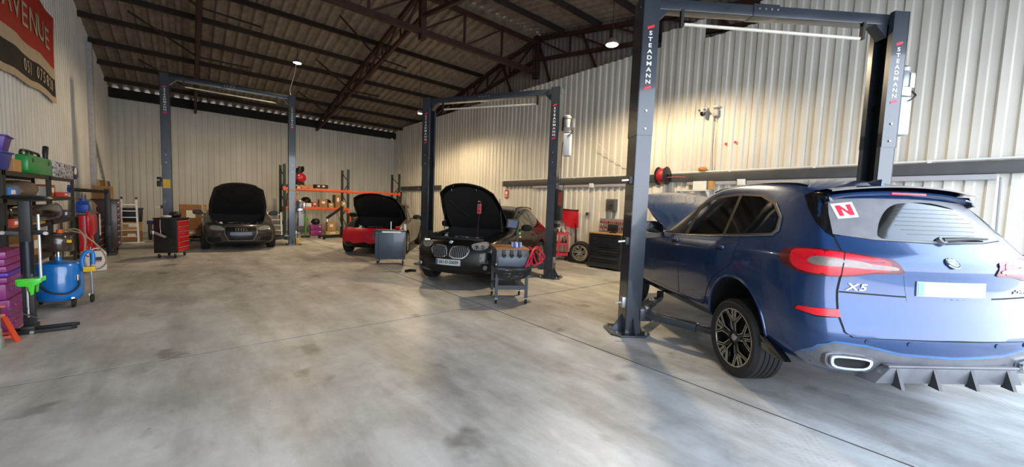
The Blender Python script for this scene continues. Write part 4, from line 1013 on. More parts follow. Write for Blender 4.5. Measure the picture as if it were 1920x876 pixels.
for s in (-1, 1): p, n = place_on(bv, FRONT, (s*.62, .60), .003); MB().cyl(p-n*.004, p+n*.003, .014, .014, 12).build('parking_sensor', BLKPL, B)
X1_R = R_
# dark saloon with a red wing cover
sd = dict(name='saloon_car', label='dark bronze saloon with its bonnet up and red cover over the nose', loc=(4.58, 11.98), heading=math.radians(-145), W=.97, hood_front=.82, hood_cowl=1.06, belt=1.03, roof=1.52, front=.84, cowl=-.62, ws_top=-1.45, roof_end=-2.55, glass_end=-3.15, tail=-3.75, tail_z=1.02, bottom=.17, wb=2.81, wheel_r=.33, rim='multi', open=math.radians(47), roof_w=.60, chrome=True)
T2, B2, bv2, R2, H2 = open_car(sd, BRNPAINT)
for s in (-1, 1):
    f_ = FL if s < 0 else FR
    h_ = patch('headlamp', bv2, rounded([(.20, .73), (.06, .76), (-.08, .78), (-.10, .73), (0, .67), (.18, .66)], 2), f_, HLENS, B2, .010, .04, skirt=.02)
patch('lower_grille', bv2, [(-.55, .36), (-.48, .22), (.48, .22), (.55, .36)], FRONT, UNDER, B2, .008, .05)
COVER = mat('red_vinyl_cover', '#c8122a', .4, 0, .1, 4, bump=.5, bscale=9)
cp = [(-.84, .76)]+[(-.84+k*.168, .775+.012*(k % 2)) for k in range(1, 10)]+[(.84, .76), (.86, .55), (.83, .36)]+[(.78-k*.156, .38+.035*math.sin(k*2.1)) for k in range(11)]+[(-.83, .36), (-.86, .55)]
cv = patch('wing_cover', bv2, cp, FRONT, COVER, T2, .03, .05, skirt=.02); cv.parent = None
tag(cv, 'red vinyl protective cover draped over the nose of the dark saloon', 'cover')
cv.matrix_world = Matrix.Translation((4.58, 11.98, 0)) @ Matrix.Rotation(math.radians(145), 4, 'Z')
# dark grey saloon under the far lift
au = dict(name='grey_saloon_car', label='dark grey saloon facing the camera with its bonnet up, four rings on the grille', loc=(1.21, 14.57), heading=math.radians(182), W=.935, hood_front=.80, hood_cowl=1.0, belt=.97, roof=1.42, front=.92, cowl=-.58, ws_top=-1.45, roof_end=-2.6, glass_end=-3.3, tail=-3.9, tail_z=1.05, bottom=.16, wb=2.9, wheel_r=.335, rim='five', open=math.radians(56), roof_w=.60, mirror=BLKPL)
T3, B3, bv3, R3, H3 = open_car(au, GRYPAINT)
gr = [(-.39, .70), (-.36, .72), (.36, .72), (.39, .70), (.40, .52), (.30, .31), (-.30, .31), (-.40, .52)]
gf = patch('grille_frame', bv3, gr, FRONT, GRIL, B3, .010, .05, skirt=.02); patch('grille_mesh', bv3, inset(gr, .02), FRONT, mat('dark_grille', '#17181b', .4, .3), gf, .0115, .05, skirt=0)
for k in range(8): patch('grille_slat', bv3, [(-.35, .345+k*.046), (.35, .345+k*.046), (.35, .351+k*.046), (-.35, .351+k*.046)], FRONT, mat('grille_dark_slat', '#3a3c40', .3, .6), gf, .016, .08, skirt=.006)
for k in range(4):
    p, n = place_on(bv3, FRONT, (-.096+k*.064, .625), .022)
    MB().tube([Vector((p.x+math.cos(a*PI/12)*.042, p.y+.006, p.z+math.sin(a*PI/12)*.042)) for a in range(25)], .006, 6).build('emblem_ring', CHROME, gf)
pl_ = patch('number_plate', bv3, [(-.26, .47), (.26, .47), (.26, .56), (-.26, .56)], FRONT, mat('blue_grey_number_plate', '#6c7688', .45, 0, .15, 9), gf, .022, .08, skirt=.02)
for s in (-1, 1):
    f_ = FL if s < 0 else FR
    h_ = patch('headlamp', bv3, rounded([(.32, .64), (.20, .72), (-.02, .745), (-.06, .70), (.02, .63), (.26, .605)], 2), f_, HLENS, B3, .010, .035, skirt=.02)
    patch('headlamp_strip', bv3, [(.31, .64), (.25, .625), (.02, .645), (.0, .66), (.24, .645), (.30, .655)], f_, HLED, h_, .0125, .03, skirt=.002)
    patch('lower_intake', bv3, [(.28, .32), (.24, .42), (-.02, .42), (-.08, .34), (.02, .27)], f_, UNDER, B3, .007, .04)
patch('lower_grille', bv3, [(-.66, .25), (-.58, .20), (.58, .20), (.66, .25)], FRONT, UNDER, B3, .008, .05)
# ------------------------------------------------------------------ general makers
def carton(name, label, loc, dims, rz=0.0, m=None, group=None, tape=True, cat='box', lab=None):
    """cardboard box standing on loc"""
    t = thing(name, label, cat, loc, rz, group); w, d, h = dims; m = m or CARD
    MB().box((0, 0, h/2), dims).build('carton_body', m, t, bevel=min(.006, h*.1), seg=1)
    if tape:
        MB().box((0, 0, h+.001), (w*.96, .045, .002)).build('tape', mat('parcel_tape', '#b79c6e', .3), t)
        MB().box((0, -d/2-.001, h*.62), (w*.42, .002, h*.30)).build('paper_label', lab or WHITEP, t)
    return t
def tote(name, label, loc, dims, m, rz=0.0, cat='storage bin', lid=None):
    t = thing(name, label, cat, loc, rz); w, d, h = dims
    def ring(s, z): return [(-w/2*s, -d/2*s, z), (w/2*s, -d/2*s, z), (w/2*s, d/2*s, z), (-w/2*s, d/2*s, z)]
    mb = MB(); V_ = ring(.86, 0)+ring(.98, h*.9); mb.add(V_, [(0, 1, 5, 4), (1, 2, 6, 5), (2, 3, 7, 6), (3, 0, 4, 7), (3, 2, 1, 0), (4, 5, 6, 7)])
    mb.build('bin_body', m, t, bevel=.015)
    MB().box((0, 0, h*.93), (w*1.04, d*1.04, h*.10)).build('bin_lid', lid or m, t, bevel=.01)
    for s in (-1, 1): MB().box((s*w*.53, 0, h*.80), (.03, d*.3, h*.16)).build('clip_handle', mat('white_clip', '#cfccd6', .5), t, bevel=.006)
    return t
def caster(parent, x, y, r=.05, m=None):
    c = MB().lathe([(0, -.014), (r*.7, -.016), (r, -.010), (r, .010), (r*.7, .016), (0, .014)], 18, o=(x, y, r), axis='X').build('caster', RUBBER, parent)
    MB().box((x, y, r*1.75), (.045, .05, r*.5)).build('caster_fork', CHROME, c); return c
def bottle(name, label, loc, r, h, m, cap, group=None, cat='bottle'):
    t = thing(name, label, cat, loc, 0, group)
    MB().lathe([(0, 0), (r*.95, 0), (r, .01), (r, h*.62), (r*.75, h*.76), (r*.34, h*.84), (r*.34, h*.9), (0, h*.9)], 16).build('bottle_body', m, t)
    MB().lathe([(0, h*.86), (r*.42, h*.86), (r*.42, h), (0, h)], 12).build('cap', cap, t); return t
PURP = mat('magenta_plastic_case', '#8c2a76', .4, 0, .15, 5, coat=.15); VIOL = mat('violet_tote_plastic', '#4a2a8a', .4, 0, .1, 4); BLUT = mat('blue_tote_plastic', '#323c92', .4, 0, .1, 4)
GRN = mat('green_tool_case', '#0f8a3c', .35, 0, .08, 5, coat=.2); LIME = mat('lime_green_enamel', '#3fd02c', .35, 0, .05, 5, coat=.3); BLUE = mat('blue_tank_enamel', '#1673c4', .25, 0, .06, 4, coat=.6); ROYAL = mat('royal_blue_plastic', '#1648a8', .4, 0, .08, 5)
SHELF = mat('dark_shelf_steel', '#2a2623', .5, .2, .2, 6); ORNG = mat('rack_orange', '#d9561a', .4, 0, .1, 5, coat=.2); DGRN = mat('dark_green_upright', '#20302c', .5, .2, .15, 5)
GREYC = mat('grey_cloth', '#6c6b68', .9, 0, .25, 12, bump=.5, bscale=20); BRNB = mat('brown_bag', '#6a5646', .85, 0, .2, 10, bump=.4, bscale=15)
# ------------------------------------------------------------------ banner on the left wall
def banner():
    t = thing('banner', 'red and black fabric banner hanging on the left wall', 'banner', (XL+.045, 9.0, 3.55), 0)
    y0, y1 = 0.0, 4.42
    def cloth(nm, z0, z1, m, off, ya=y0, yb=y1, rag=0):
        n = 44; rows = []
        for k in range(n+1):
            y = ya+(yb-ya)*k/n; row = []
            for j in range(9):
                z = z0+(z1-z0)*j/8; dz = -.03*math.sin(y*1.4)+.02*math.sin(y*4.1+1)
                row.append((off+.008*math.sin(y*3.7+z*2)+.004*math.sin(y*9.0-z*3), y, z+dz*(1 if rag else .8)))
            rows.append(row)
        return MB().grid(rows).build(nm, m, t, smooth=60)
    RB = mat('red_banner_cloth', '#a8281a', .8, 0, .12, 6); KB = mat('black_banner_cloth', '#1d1817', .85, 0, .15, 6); CB = mat('cream_banner_cloth', '#b8a890', .85, 0, .1, 6)
    cloth('red_field', .72, 1.85, RB, .0); cloth('cream_band', .50, .74, CB, .003); cloth('black_band', .10, .52, KB, .0, rag=1); cloth('cream_hem', -.02, .11, CB, .004, rag=1)
    def word(txt, size, y, z, m, squash=1.0):
        adv = size*.70*squash
        for i, ch in enumerate(txt):
            if ch == ' ': continue
            me = text_mesh(ch, size, .001, .004); me.transform(Matrix.Diagonal((squash, 1, 1, 1)))
            me.transform(Matrix(((0, 0, 1, .012), (1, 0, 0, y+(i-(len(txt)-1)/2)*adv), (0, 1, 0, z), (0, 0, 0, 1))))
            for v in me.vertices: v.co.x += .008*math.sin(v.co.y*3.7+v.co.z*2)+.004*math.sin(v.co.y*9.0-v.co.z*3); v.co.z += -.024*math.sin(v.co.y*1.4)+.016*math.sin(v.co.y*4.1+1)
            obj('lettering', me, m, t)
    word('AVENUE', .62, 2.62, 1.22, CB, 1.12); word('051 075820', .32, 3.15, .31, CB, .92)
banner()
# ------------------------------------------------------------------ shelving on the left
def shelving(label, ya, yb, levels, xf_=-1.65, xb=-2.16, top=1.81):
    t = thing('shelving_unit', label, 'shelving', (0, 0, 0), 0, 'black boltless shelving units')
    for x in (xf_-.02, xb+.02):
        for y in (ya+.02, yb-.02): MB().box((x, y, top/2), (.04, .04, top)).build('post', SHELF, t)
    for z in levels:
        s_ = MB().box(((xf_+xb)/2, (ya+yb)/2, z-.009), (xf_-xb-.02, yb-ya-.02, .018)).build('shelf', mat('brown_shelf_board', '#4a3f35', .7, 0, .15, 8), t)
        for x in (xf_-.008, xb+.008): MB().box((x, (ya+yb)/2, z-.03), (.016, yb-ya, .055)).build('shelf_beam', SHELF, s_)
    return t
shelving('black shelving unit nearest the camera, cut by the left edge, over the magenta cases', 6.15, 7.30, (1.81, 1.48, 1.16))
shelving('black shelving unit under the green tool case, middle of the left row', 7.34, 9.30, (1.81, 1.48, 1.10, .62, .12))
shelving('black shelving unit under the patterned board, far end of the left row', 9.34, 10.95, (1.81, 1.48, 1.10, .62, .12))
tote('storage_bin', 'blue plastic bin on top of the left shelving', (-1.87, 7.30, 1.811), (.42, .52, .22), BLUT, PI/2)
tote('storage_bin', 'violet plastic bin stacked on the blue bin', (-1.87, 7.34, 2.026), (.40, .54, .19), VIOL, PI/2+.1)
carton('cardboard_box', 'open brown cardboard box beside the green case, top shelf', (-1.80, 7.88, 1.811), (.30, .28, .16), PI/2, CARD2, tape=False)
carton('cardboard_box', 'dark brown cardboard box behind the open box, top shelf', (-2.0, 8.22, 1.811), (.24, .26, .20), PI/2, CARD)
def green_case():
    t = thing('tool_case', 'green plastic tool case with a long black handle on the top shelf', 'tool case', (-1.78, 8.88, 1.811), 0)
    MB().prism([(-.60, .0), (.60, .0), (.62, .05), (.60, .245), (.50, .265), (-.50, .265), (-.60, .245), (-.62, .05)], ((.07, 0, 0), (0, 1, 0), (0, 0, 1)), (-.06, .06)).build('case_body', GRN, t, bevel=.02)
    MB().tube(smooth_path([(.06, -.58, .26), (.06, -.54, .31), (.06, -.30, .325), (.06, -.05, .32), (.06, .20, .315), (.06, .26, .27)], 5), .018, 8).build('handle', mat('dark_green_plastic', '#10301c', .5), t)
    for y in (-.3, -.1): MB().bar((.06, y, .26), (.06, y, .32), .03, .03).build('handle_post', MATS['dark_green_plastic'], t)
    for y in (-.4, .4): MB().box((.125, y, .19), (.012, .09, .06)).build('latch', MATS['dark_green_plastic'], t, bevel=.004)
green_case()
sp = MB().tube(smooth_path([(0, 0, 0), (0, 0, .09), (0, -.02, .22), (0, -.02, .36), (0, .02, .47)], 5), [.05]+[.036]*5+[.030]*9+[.034]*6, 12).build('filler_spout', BLKPL); sp.location = (-1.73, 9.565, 1.811)
tag(sp, 'black curved plastic filler spout standing on the top shelf', 'spout')
def board():
    m = bpy.data.materials.new('white_navy_print'); m.use_nodes = True; nt = m.node_tree
    v = nt.nodes.new('ShaderNodeTexVoronoi'); v.inputs['Scale'].default_value = 11; tc = nt.nodes.new('ShaderNodeTexCoord'); nt.links.new(tc.outputs['Object'], v.inputs['Vector'])
    r = nt.nodes.new('ShaderNodeValToRGB'); r.color_ramp.interpolation = 'CONSTANT'; e = r.color_ramp.elements; e[0].color = rgb('#20265a'); e[1].position = .34; e[1].color = rgb('#c9cad2'); q = e.new(.62); q.color = rgb('#5c668f')
    nt.links.new(v.outputs['Distance'], r.inputs[0]); nt.links.new(r.outputs[0], nt.nodes['Principled BSDF'].inputs['Base Color'])
    t = thing('snowboard', 'white and navy patterned board lying on edge on the top shelf', 'board', (-1.69, 10.60, 1.811), 0)
    MB().prism([(-.95, 0), (.45, 0), (.45, .26), (-.95, .26)], ((0, 0, 0), (0, 1, 0), (0, 0, 1)), (-.02, .02)).build('deck', m, t, bevel=.006)
    MB().prism([(.45, 0), (.75, .01), (.86, .05), (.90, .13), (.86, .21), (.75, .25), (.45, .26)], ((0, 0, 0), (0, 1, 0), (0, 0, 1)), (-.022, .022)).build('nose', mat('navy_print', '#20225a', .4), t, bevel=.006)
    MB().prism(rounded([(.52, .14), (.60, .23), (.72, .23), (.76, .17), (.70, .11), (.58, .10)], 2), ((.023, 0, 0), (0, 1, 0), (0, 0, 1)), .002).build('nose_graphic', WHITEP, t)
board()
# smaller goods on the shelves
k_ = 0
for (nm, lb, x, y, z, w, d, h, m) in (
  ('parts_box', 'bright blue box at the left end of the second shelf', -1.80, 7.12, 1.481, .20, .26, .14, ROYAL), ('parts_box', 'blue and white box behind the near shelving post', -1.78, 7.72, 1.481, .22, .22, .13, mat('light_blue_print', '#3f7fd0', .4)),
  ('parts_box', 'small white carton on the second shelf, far unit', -1.82, 9.62, 1.481, .16, .20, .17, WHITEPL), ('parts_box', 'orange carton next to the white carton, second shelf', -1.86, 10.0, 1.481, .22, .24, .20, mat('orange_card', '#c0542a', .6)), ('parts_box', 'red carton lying low in front, second shelf', -1.685, 10.20, 1.481, .10, .30, .08, mat('red_card', '#c23324', .6)),
  ('parts_box', 'coral red box on the third shelf by the post', -1.76, 7.76, 1.101, .18, .22, .11, mat('coral_card', '#c8503c', .6)), ('parts_box', 'grey box beside the coral box, third shelf', -1.78, 8.06, 1.101, .18, .20, .12, mat('grey_card', '#8c8f98', .6)), ('parts_box', 'flat brown box on the third shelf under the black bumper', -1.76, 8.62, 1.101, .28, .36, .09, CARD2), ('parts_box', 'violet and white box on the third shelf', -1.78, 9.62, 1.101, .16, .24, .10, mat('violet_card', '#6a5fa6', .5)), ('parts_box', 'navy box at the far end of the third shelf', -1.82, 10.5, 1.101, .26, .30, .14, mat('navy_card', '#24335c', .6)),
  ('parts_box', 'tan box on the lowest visible shelf behind the drain tank', -1.86, 8.4, .621, .26, .30, .22, CARD2), ('parts_box', 'brown box on the lower shelf behind the drain tank chamber', -1.86, 8.86, .621, .26, .28, .30, CARD), ('parts_box', 'cream box in the nearest unit, third shelf', -1.82, 6.95, 1.161, .2, .3, .1, mat('cream_card', '#b9ad97', .7)), ('parts_box', 'violet box in the nearest unit beside the cream box', -1.82, 6.62, 1.161, .2, .2, .14, mat('dull_violet_card', '#5a5576', .6))):
    t = thing(nm, lb, 'box', (x, y, z), random.uniform(-.12, .12), 'small boxes on the left shelving')
    MB().box((0, 0, h/2), (w, d, h)).build('carton_body', m, t, bevel=.004, seg=1); MB().box((w/2+.001, 0, h*.55), (.002, d*.5, h*.4)).build('paper_label', WHITEP, t)
def sack(name, label, loc, r, h, m, cat='bag', seed=1):
    rnd = random.Random(seed); rows = []
    for i in range(9):
        a = i/8*PI; rr = math.sin(a)**.6*r if 0 < i < 8 else .001; zz = h*(.5-.5*math.cos(a))
        rows.append([(math.cos(2*PI*k/16)*rr*(1+rnd.uniform(-.14, .14)), math.sin(2*PI*k/16)*rr*1.25*(1+rnd.uniform(-.14, .14)), max(0, zz+rnd.uniform(-.03, .03)*h) if i else 0) for k in range(16)])
    for r_ in rows: r_.append(r_[0])
    t = MB().grid(rows).build(name, m, smooth=70); t.location = loc; return tag(t, label, cat)
sack('canvas_bag', 'crumpled brown canvas bag on the second shelf', (-1.84, 8.72, 1.481), .17, .23, BRNB, seed=3); sack('cloth_bundle', 'grey cloth bundle beside the blue and white box', (-1.86, 8.16, 1.481), .16, .18, GREYC, seed=5)
# black car bumper propped under the second shelf
rows = []
for k in range(21):
    c = -1+k/10; row = []
    for j in range(8):
        a = -.9+j*.28; row.append((-1.62+.10*math.cos(a)-.22*c*c, 8.95+c*1.25, 1.26+.13*math.sin(a)*1.1))
    rows.append(row)
bp_ = MB().grid(rows).build('spare_bumper', mat('gloss_black_bumper', '#0e0e10', .2, 0, .1, 4, coat=.6), smooth=60); tag(bp_, 'long gloss black car bumper propped along the third shelf', 'bumper')
m_ = bp_.modifiers.new('thickness', 'SOLIDIFY'); m_.thickness = .008
# magenta tool cases stacked on the floor
for k, (h, dx, m) in enumerate(((.19, 0, PURP), (.19, .01, PURP), (.18, -.01, PURP), (.07, .0, PURP), (.05, .01, mat('violet_case', '#5a34a8', .4)), (.07, 0, PURP), (.08, -.01, PURP), (.08, .0, PURP))):
    z0 = .002+sum(q[0] for q in ((.19,), (.19,), (.18,), (.07,), (.05,), (.07,), (.08,), (.08,))[:k])
    nth = ('lowest', 'second lowest', 'third lowest', 'fourth', 'thin violet', 'sixth', 'seventh', 'topmost')[k]
    t = thing('tool_case', '%s case in the stack of magenta plastic cases on the floor' % nth, 'tool case', (-1.73+dx, 6.94, z0), 0, 'stacked magenta cases')
    MB().box((0, 0, h/2), (.44, .62, h-.004)).build('case_body', m, t, bevel=.015)
    if h > .1:
        MB().box((.225, -.1, h*.55), (.02, .16, .04)).build('handle', m, t, bevel=.006)
        for y in (.16, .26): MB().box((.224, y, h*.62), (.008, .06, .035)).build('latch', mat('pale_latch', '#c9c2b2', .5), t)
# ------------------------------------------------------------------ spring compressor stand
def compressor():
    t = thing('spring_compressor', 'black floor standing spring compressor with lime green claw', 'workshop tool', (-1.34, 6.66, 0), 0)
    for y in (-.09, .06): MB().prism([(-.22, -.03), (.28, -.03), (.33, 0), (.31, .03), (-.22, .03)], ((0, y, .0), (1, 0, 0), (0, 1, 0)), .035).build('foot', BLACK, t, bevel=.004)
    MB().box((-.03, -.015, .06), (.10, .22, .05)).build('foot_bridge', BLACK, t, bevel=.006)
    for x in (-.14, .0): MB().cyl((x, -.122, .02), (x, -.128, .02), .018, .018, 12).build('bolt', LATCH, t)
    MB().box((-.03, 0, .36), (.085, .085, .60)).build('lower_mast', BLACK, t, bevel=.006); MB().cyl((-.03, 0, .62), (-.03, 0, 1.02), .05, .05, 20).build('cylinder', mat('dark_navy_tube', '#20242e', .3, .4), t)
    MB().box((-.03, 0, 1.24), (.085, .09, .46)).build('upper_mast', BLACK, t, bevel=.008)
    MB().cyl((-.03, -.055, .18), (-.03, -.055, .60), .011, .011, 8).build('guide_rod', CHROME, t); MB().cyl((.06, .0, .60), (.06, .0, 1.32), .012, .012, 8).build('spindle', mat('pale_rod', '#cfd2cf', .3, .5), t)
    cl = MB().box((-.03, 0, .575), (.16, .14, .07)).build('claw', LIME, t, bevel=.012)
    for y in (-.085, .085): MB().prism([(-.07, .0), (.10, .03), (.10, -.02), (.05, -.05), (.04, -.15), (.02, -.16), (0, -.06), (-.07, -.05)], ((-.02, y, .585), (1, 0, 0), (0, 0, 1)), (-.012, .012)).build('claw_jaw', LIME, cl, bevel=.003)
    for z, s in ((1.13, 1), (1.10, -1)):
        a = MB().bar((-.03, 0, z), (-.03+s*.17, -.03, z-.02*s), .045, .05).build('upper_arm', BLKPL, t, bevel=.008); MB().cyl((-.03+s*.15, -.055, z-.02*s), (-.03+s*.15, -.064, z-.02*s), .02, .02, 14).build('arm_bolt', LATCH, a)
    MB().tube([(-.16, -.10, .30), (.06, -.12, .16)], .007, 6).build('lever', CHROME, t)
    MB().lathe([(0, .02), (.16, .02), (.19, .035), (.17, .06), (.05, .07), (0, .07)], 28, o=(-.02, .06, 1.46)).build('top_plate', BLACK, t)
compressor()
def drain_tank():
    t = thing('oil_drain_tank', 'bright blue waste oil drain tank on wheels beside the shelving', 'oil drainer', (-1.38, 8.02, 0), 0)
    b = MB().lathe([(0, .09), (.20, .09), (.225, .12), (.23, .18), (.23, .56), (.21, .60), (.08, .625), (0, .63)], 36).build('tank', BLUE, t)
    MB().cyl((0, 0, .62), (0, 0, .68), .035, .03, 14).build('tank_neck', BLUE, b)
    MB().cyl((0, 0, .68), (0, 0, .98), .02, .02, 10).build('stand_pipe', CHROME, t)
    MB().lathe([(.02, .76), (.14, .76), (.15, .78), (.15, .97), (.14, .985), (0, .985)], 24).build('sight_chamber', mat('smoky_oil_chamber', '#3d332c', .15, 0, .15, 8, coat=.6), t)
    MB().lathe([(0, .985), (.155, .985), (.155, 1.005), (0, 1.02)], 24).build('chamber_lid', BLKPL, t)
    MB().box((.115, -.105, .90), (.06, .01, .04)).build('gauge_label', YEL, t); MB().cyl((.03, -.05, 1.01), (.03, -.05, 1.06), .035, .03, 12).build('orange_cap', mat('orange_plastic', '#d85a1e', .5), t)
    MB().tube(smooth_path([(.20, -.13, .37), (.20, -.16, .28), (.12, -.23, .20), (-.02, -.255, .22), (-.12, -.235, .32), (-.15, -.21, .45)], 6), .012, 8).build('drain_hose', BLKPL, t)
    MB().cyl((.19, -.15, .36), (.19, -.15, .44), .018, .018, 10).build('hose_fitting', CHROME, t)
    MB().tube(smooth_path([(.02, 0, 1.03), (.18, -.02, 1.06), (.26, -.05, .92), (.25, -.08, .66), (.29, -.10, .52), (.40, -.05, .50), (.45, .05, .60), (.38, .10, .78), (.22, .08, .98), (.10, .03, 1.04)], 7), .011, 8).build('tan_hose', mat('tan_hose_rubber', '#8d7556', .5), t)
    MB().tube([(.30, .02, .06), (.30, .02, .80)], .011, 8).build('push_handle', CHROME, t)
    h_ = MB().tube(smooth_path([(.24, -.10, .52), (.23, -.10, .64), (.27, -.08, .74), (.33, -.06, .72), (.33, -.06, .56)], 5), .024, 8).build('filler_gun', BLUE, t); MB().box((.30, -.09, .50), (.12, .08, .07)).build('gun_cradle', YEL, h_, bevel=.01)
    for x, y in ((.16, -.22), (.30, .02), (-.2, .16), (.1, .26)):
        MB().lathe([(0, -.018), (.05, -.018), (.06, -.01), (.06, .01), (.05, .018), (0, .018)], 18, o=(x, y, .06), axis='X').build('caster', RUBBER, t)
        MB().bar((x, y, .06), (x*.9, y*.9, .13), .03, .02).build('caster_leg', CHROME, t)
drain_tank()
po = thing('steel_pole', 'galvanised steel pole with a thick foot at the left edge', 'pole', (-1.47, 6.10, 0), 0)
MB().cyl((0, 0, .12), (0, 0, .86), .028, .028, 18).build('tube', mat('galvanised_tube', '#9aa39c', .35, .7, .15, 14), po); MB().lathe([(0, 0), (.045, 0), (.045, .10), (.034, .12), (.034, .19), (.028, .2)], 18).build('foot_sleeve', MATS['galvanised_tube'], po)
def jack_stand():
    t = thing('axle_stand', 'orange red axle stand behind the steel pole', 'axle stand', (-1.52, 6.36, 0), .3); OR = mat('orange_red_enamel', '#c23a1a', .4, 0, .1, 6, coat=.2)
    for sx in (-1, 1):
        for sy in (-1, 1): MB().bar((sx*.11, sy*.11, 0), (sx*.035, sy*.035, .26), .05, .014, (sx, sy, 0)).build('leg', OR, t)
    MB().box((0, 0, .27), (.09, .09, .05)).build('collar', OR, t, bevel=.006); MB().cyl((0, 0, .26), (0, 0, .36), .022, .022, 12).build('ratchet_post', BLACK, t); MB().box((0, 0, .37), (.10, .05, .025)).build('saddle', OR, t, bevel=.005)
    for sy in (-1, 1): MB().bar((-.09, sy*.09, .06), (.09, sy*.09, .06), .015, .03).build('brace', OR, t)
jack_stand()
# ------------------------------------------------------------------ red press, jerry can, hoist and chests further along the left wall
def red_press():
    t = thing('workshop_press', 'red enamelled workshop press with a curved guard against the left wall', 'press', (-1.76, 12.05, 0), 0)
    MB().prism(rounded([(-.42, .70), (-.48, .85), (-.46, 1.16), (-.20, 1.15), (.42, 1.08), (.44, .95), (.40, .72), (.0, .66)], 3), ((.18, 0, 0), (0, 1, 0), (0, 0, 1)), (-.02, .02)).build('guard_panel', REDM, t, bevel=.008)
    for y in (-.36, .34): MB().box((.10, y, .55), (.10, .12, 1.10)).build('upright', REDM, t, bevel=.008)
    for z in (.42, .68): MB().box((.10, 0, z), (.12, .80, .09)).build('bed', REDM, t, bevel=.008)
    for y in (-.36, .34): MB().box((.0, y, .03), (.50, .09, .06)).build('foot', REDM, t, bevel=.006)
    MB().cyl((.10, 0, .72), (.10, 0, 1.04), .05, .05, 18).build('ram', CHROME, t); MB().box((.06, -.02, 1.13), (.34, .86, .025)).build('top_tray', mat('grey_tray', '#6d6a66', .5, .3), t)
    MB().tube([(.24, .44, .62), (.24, .44, 1.10)], .012, 8).build('white_bar', CREAM, t); MB().tube(smooth_path([(.20, -.30, .62), (.30, -.45, .40), (.36, -.30, .20), (.30, -.1, .12)]), .022, 8).build('red_hose', REDM, t)
red_press()
bt = thing('canister', 'royal blue plastic canister standing on the red press', 'canister', (-1.70, 12.05, 1.144), 0)
MB().prism([(-.13, 0), (.13, 0), (.14, .03), (.14, .16), (.06, .20), (.05, .24), (-.07, .24), (-.08, .19), (-.13, .17)], ((0, 0, 0), (0, 1, 0), (0, 0, 1)), (-.09, .09)).build('canister_body', ROYAL, bt, bevel=.02); MB().cyl((0, -.01, .24), (0, -.01, .30), .055, .05, 14).build('cap', ROYAL, bt)
jc = thing('jerry_can', 'white plastic jerry can with a black and red label on the floor', 'jerry can', (-1.46, 11.15, 0), .30)
MB().box((0, 0, .205), (.34, .20, .41)).build('can_body', WHITEPL, jc, bevel=.05, seg=3); MB().box((.03, -.1015, .26), (.13, .003, .07)).build('label_panel', mat('black_label', '#2a2626', .5), jc); MB().box((.03, -.1015, .21), (.12, .003, .018)).build('label_stripe', REDP, jc)
for z, a in ((.33, .5), (.04, -.5)): MB().box((-.11, -.101, z), (.07, .004, .022), Matrix.Rotation(a, 3, 'Y')).build('corner_mark', MATS['black_label'], jc)
MB().cyl((-.10, 0, .40), (-.10, 0, .44), .03, .03, 14).build('cap', WHITEPL, jc); MB().tube(smooth_path([(-.03, 0, .40), (.0, 0, .45), (.10, 0, .45), (.13, 0, .40)]), .014, 8).build('grip', WHITEPL, jc)
ho = thing('engine_hoist', 'black engine hoist mast with a horizontal jib by the left wall', 'hoist', (-1.55, 13.92, 0), 0)
MB().box((0, 0, .84), (.09, .09, 1.66)).build('mast', BLACK, ho, bevel=.005); MB().bar((0, 0, 1.60), (-.42, -1.35, 1.62), .07, .075).build('jib', BLACK, ho, bevel=.005); MB().box((-.40, -1.30, 1.63), (.09, .10, .17)).build('jib_head', ROYAL, ho, bevel=.01); MB().box((-.12, .1, .03), (.5, .5, .06)).build('base', BLACK, ho, bevel=.008); MB().box((.01, -.07, .62), (.10, .10, .30)).build('pump', mat('dark_grey_casting', '#3b3d40', .5, .3), ho, bevel=.02)
def drawer_chest(name, label, loc, rz, dims, n, body, front, handle, wheels=True, face=1, tops=True):
    """chest with drawers on its +x face"""
    w, d, h = dims; t = thing(name, label, 'tool chest', loc, rz); z0 = .14 if wheels else .02
    MB().box((0, 0, (z0+h)/2), (w, d, h-z0)).build('cabinet', body, t, bevel=.008)
    hs = (h-z0-.05)/n
    for k in range(n):
        zc = z0+.02+hs*(k+.5); dr = MB().box((w/2+.008, 0, zc), (.018, d-.07, hs-.012)).build('drawer', front, t, bevel=.004)
        MB().box((w/2+.026, 0, zc+hs*.34), (.022, d-.10, .014)).build('drawer_handle', handle, dr)
    if wheels:
        for sx in (-1, 1):
            for sy in (-1, 1): caster(t, sx*(w/2-.07), sy*(d/2-.08), .058)
    else:
        for sx in (-1, 1):
            for sy in (-1, 1): MB().box((sx*(w/2-.04), sy*(d/2-.04), .01), (.06, .06, .02)).build('foot', BLKPL, t)
    if tops: MB().box((0, 0, h+.012), (w+.03, d+.03, .025)).build('top_mat', BLKPL, t, bevel=.005)
    return t
DRED = mat('dark_red_enamel', '#5c1517', .35, 0, .12, 6, coat=.3)
drawer_chest('tool_chest', 'tall dark red tool chest with many drawers near the ladder', (-1.66, 14.65, 0), 0, (.46, .62, 1.38), 8, mat('maroon_enamel', '#3b1a18', .4, 0, .1, 5, coat=.2), DRED, ALU)
drawer_chest('tool_chest', 'low dark tool cabinet behind the engine hoist', (-1.86, 13.6, 0), 0, (.42, .50, .95), 5, BLACK, mat('dark_maroon_drawer', '#431a1c', .4), ALU)
sack('plastic_sack', 'crumpled clear plastic sack on the low dark cabinet', (-1.88, 13.6, .978), .18, .42, mat('cloudy_plastic_film', '#7d7264', .25, 0, .3, 10, coat=.3), seed=9)
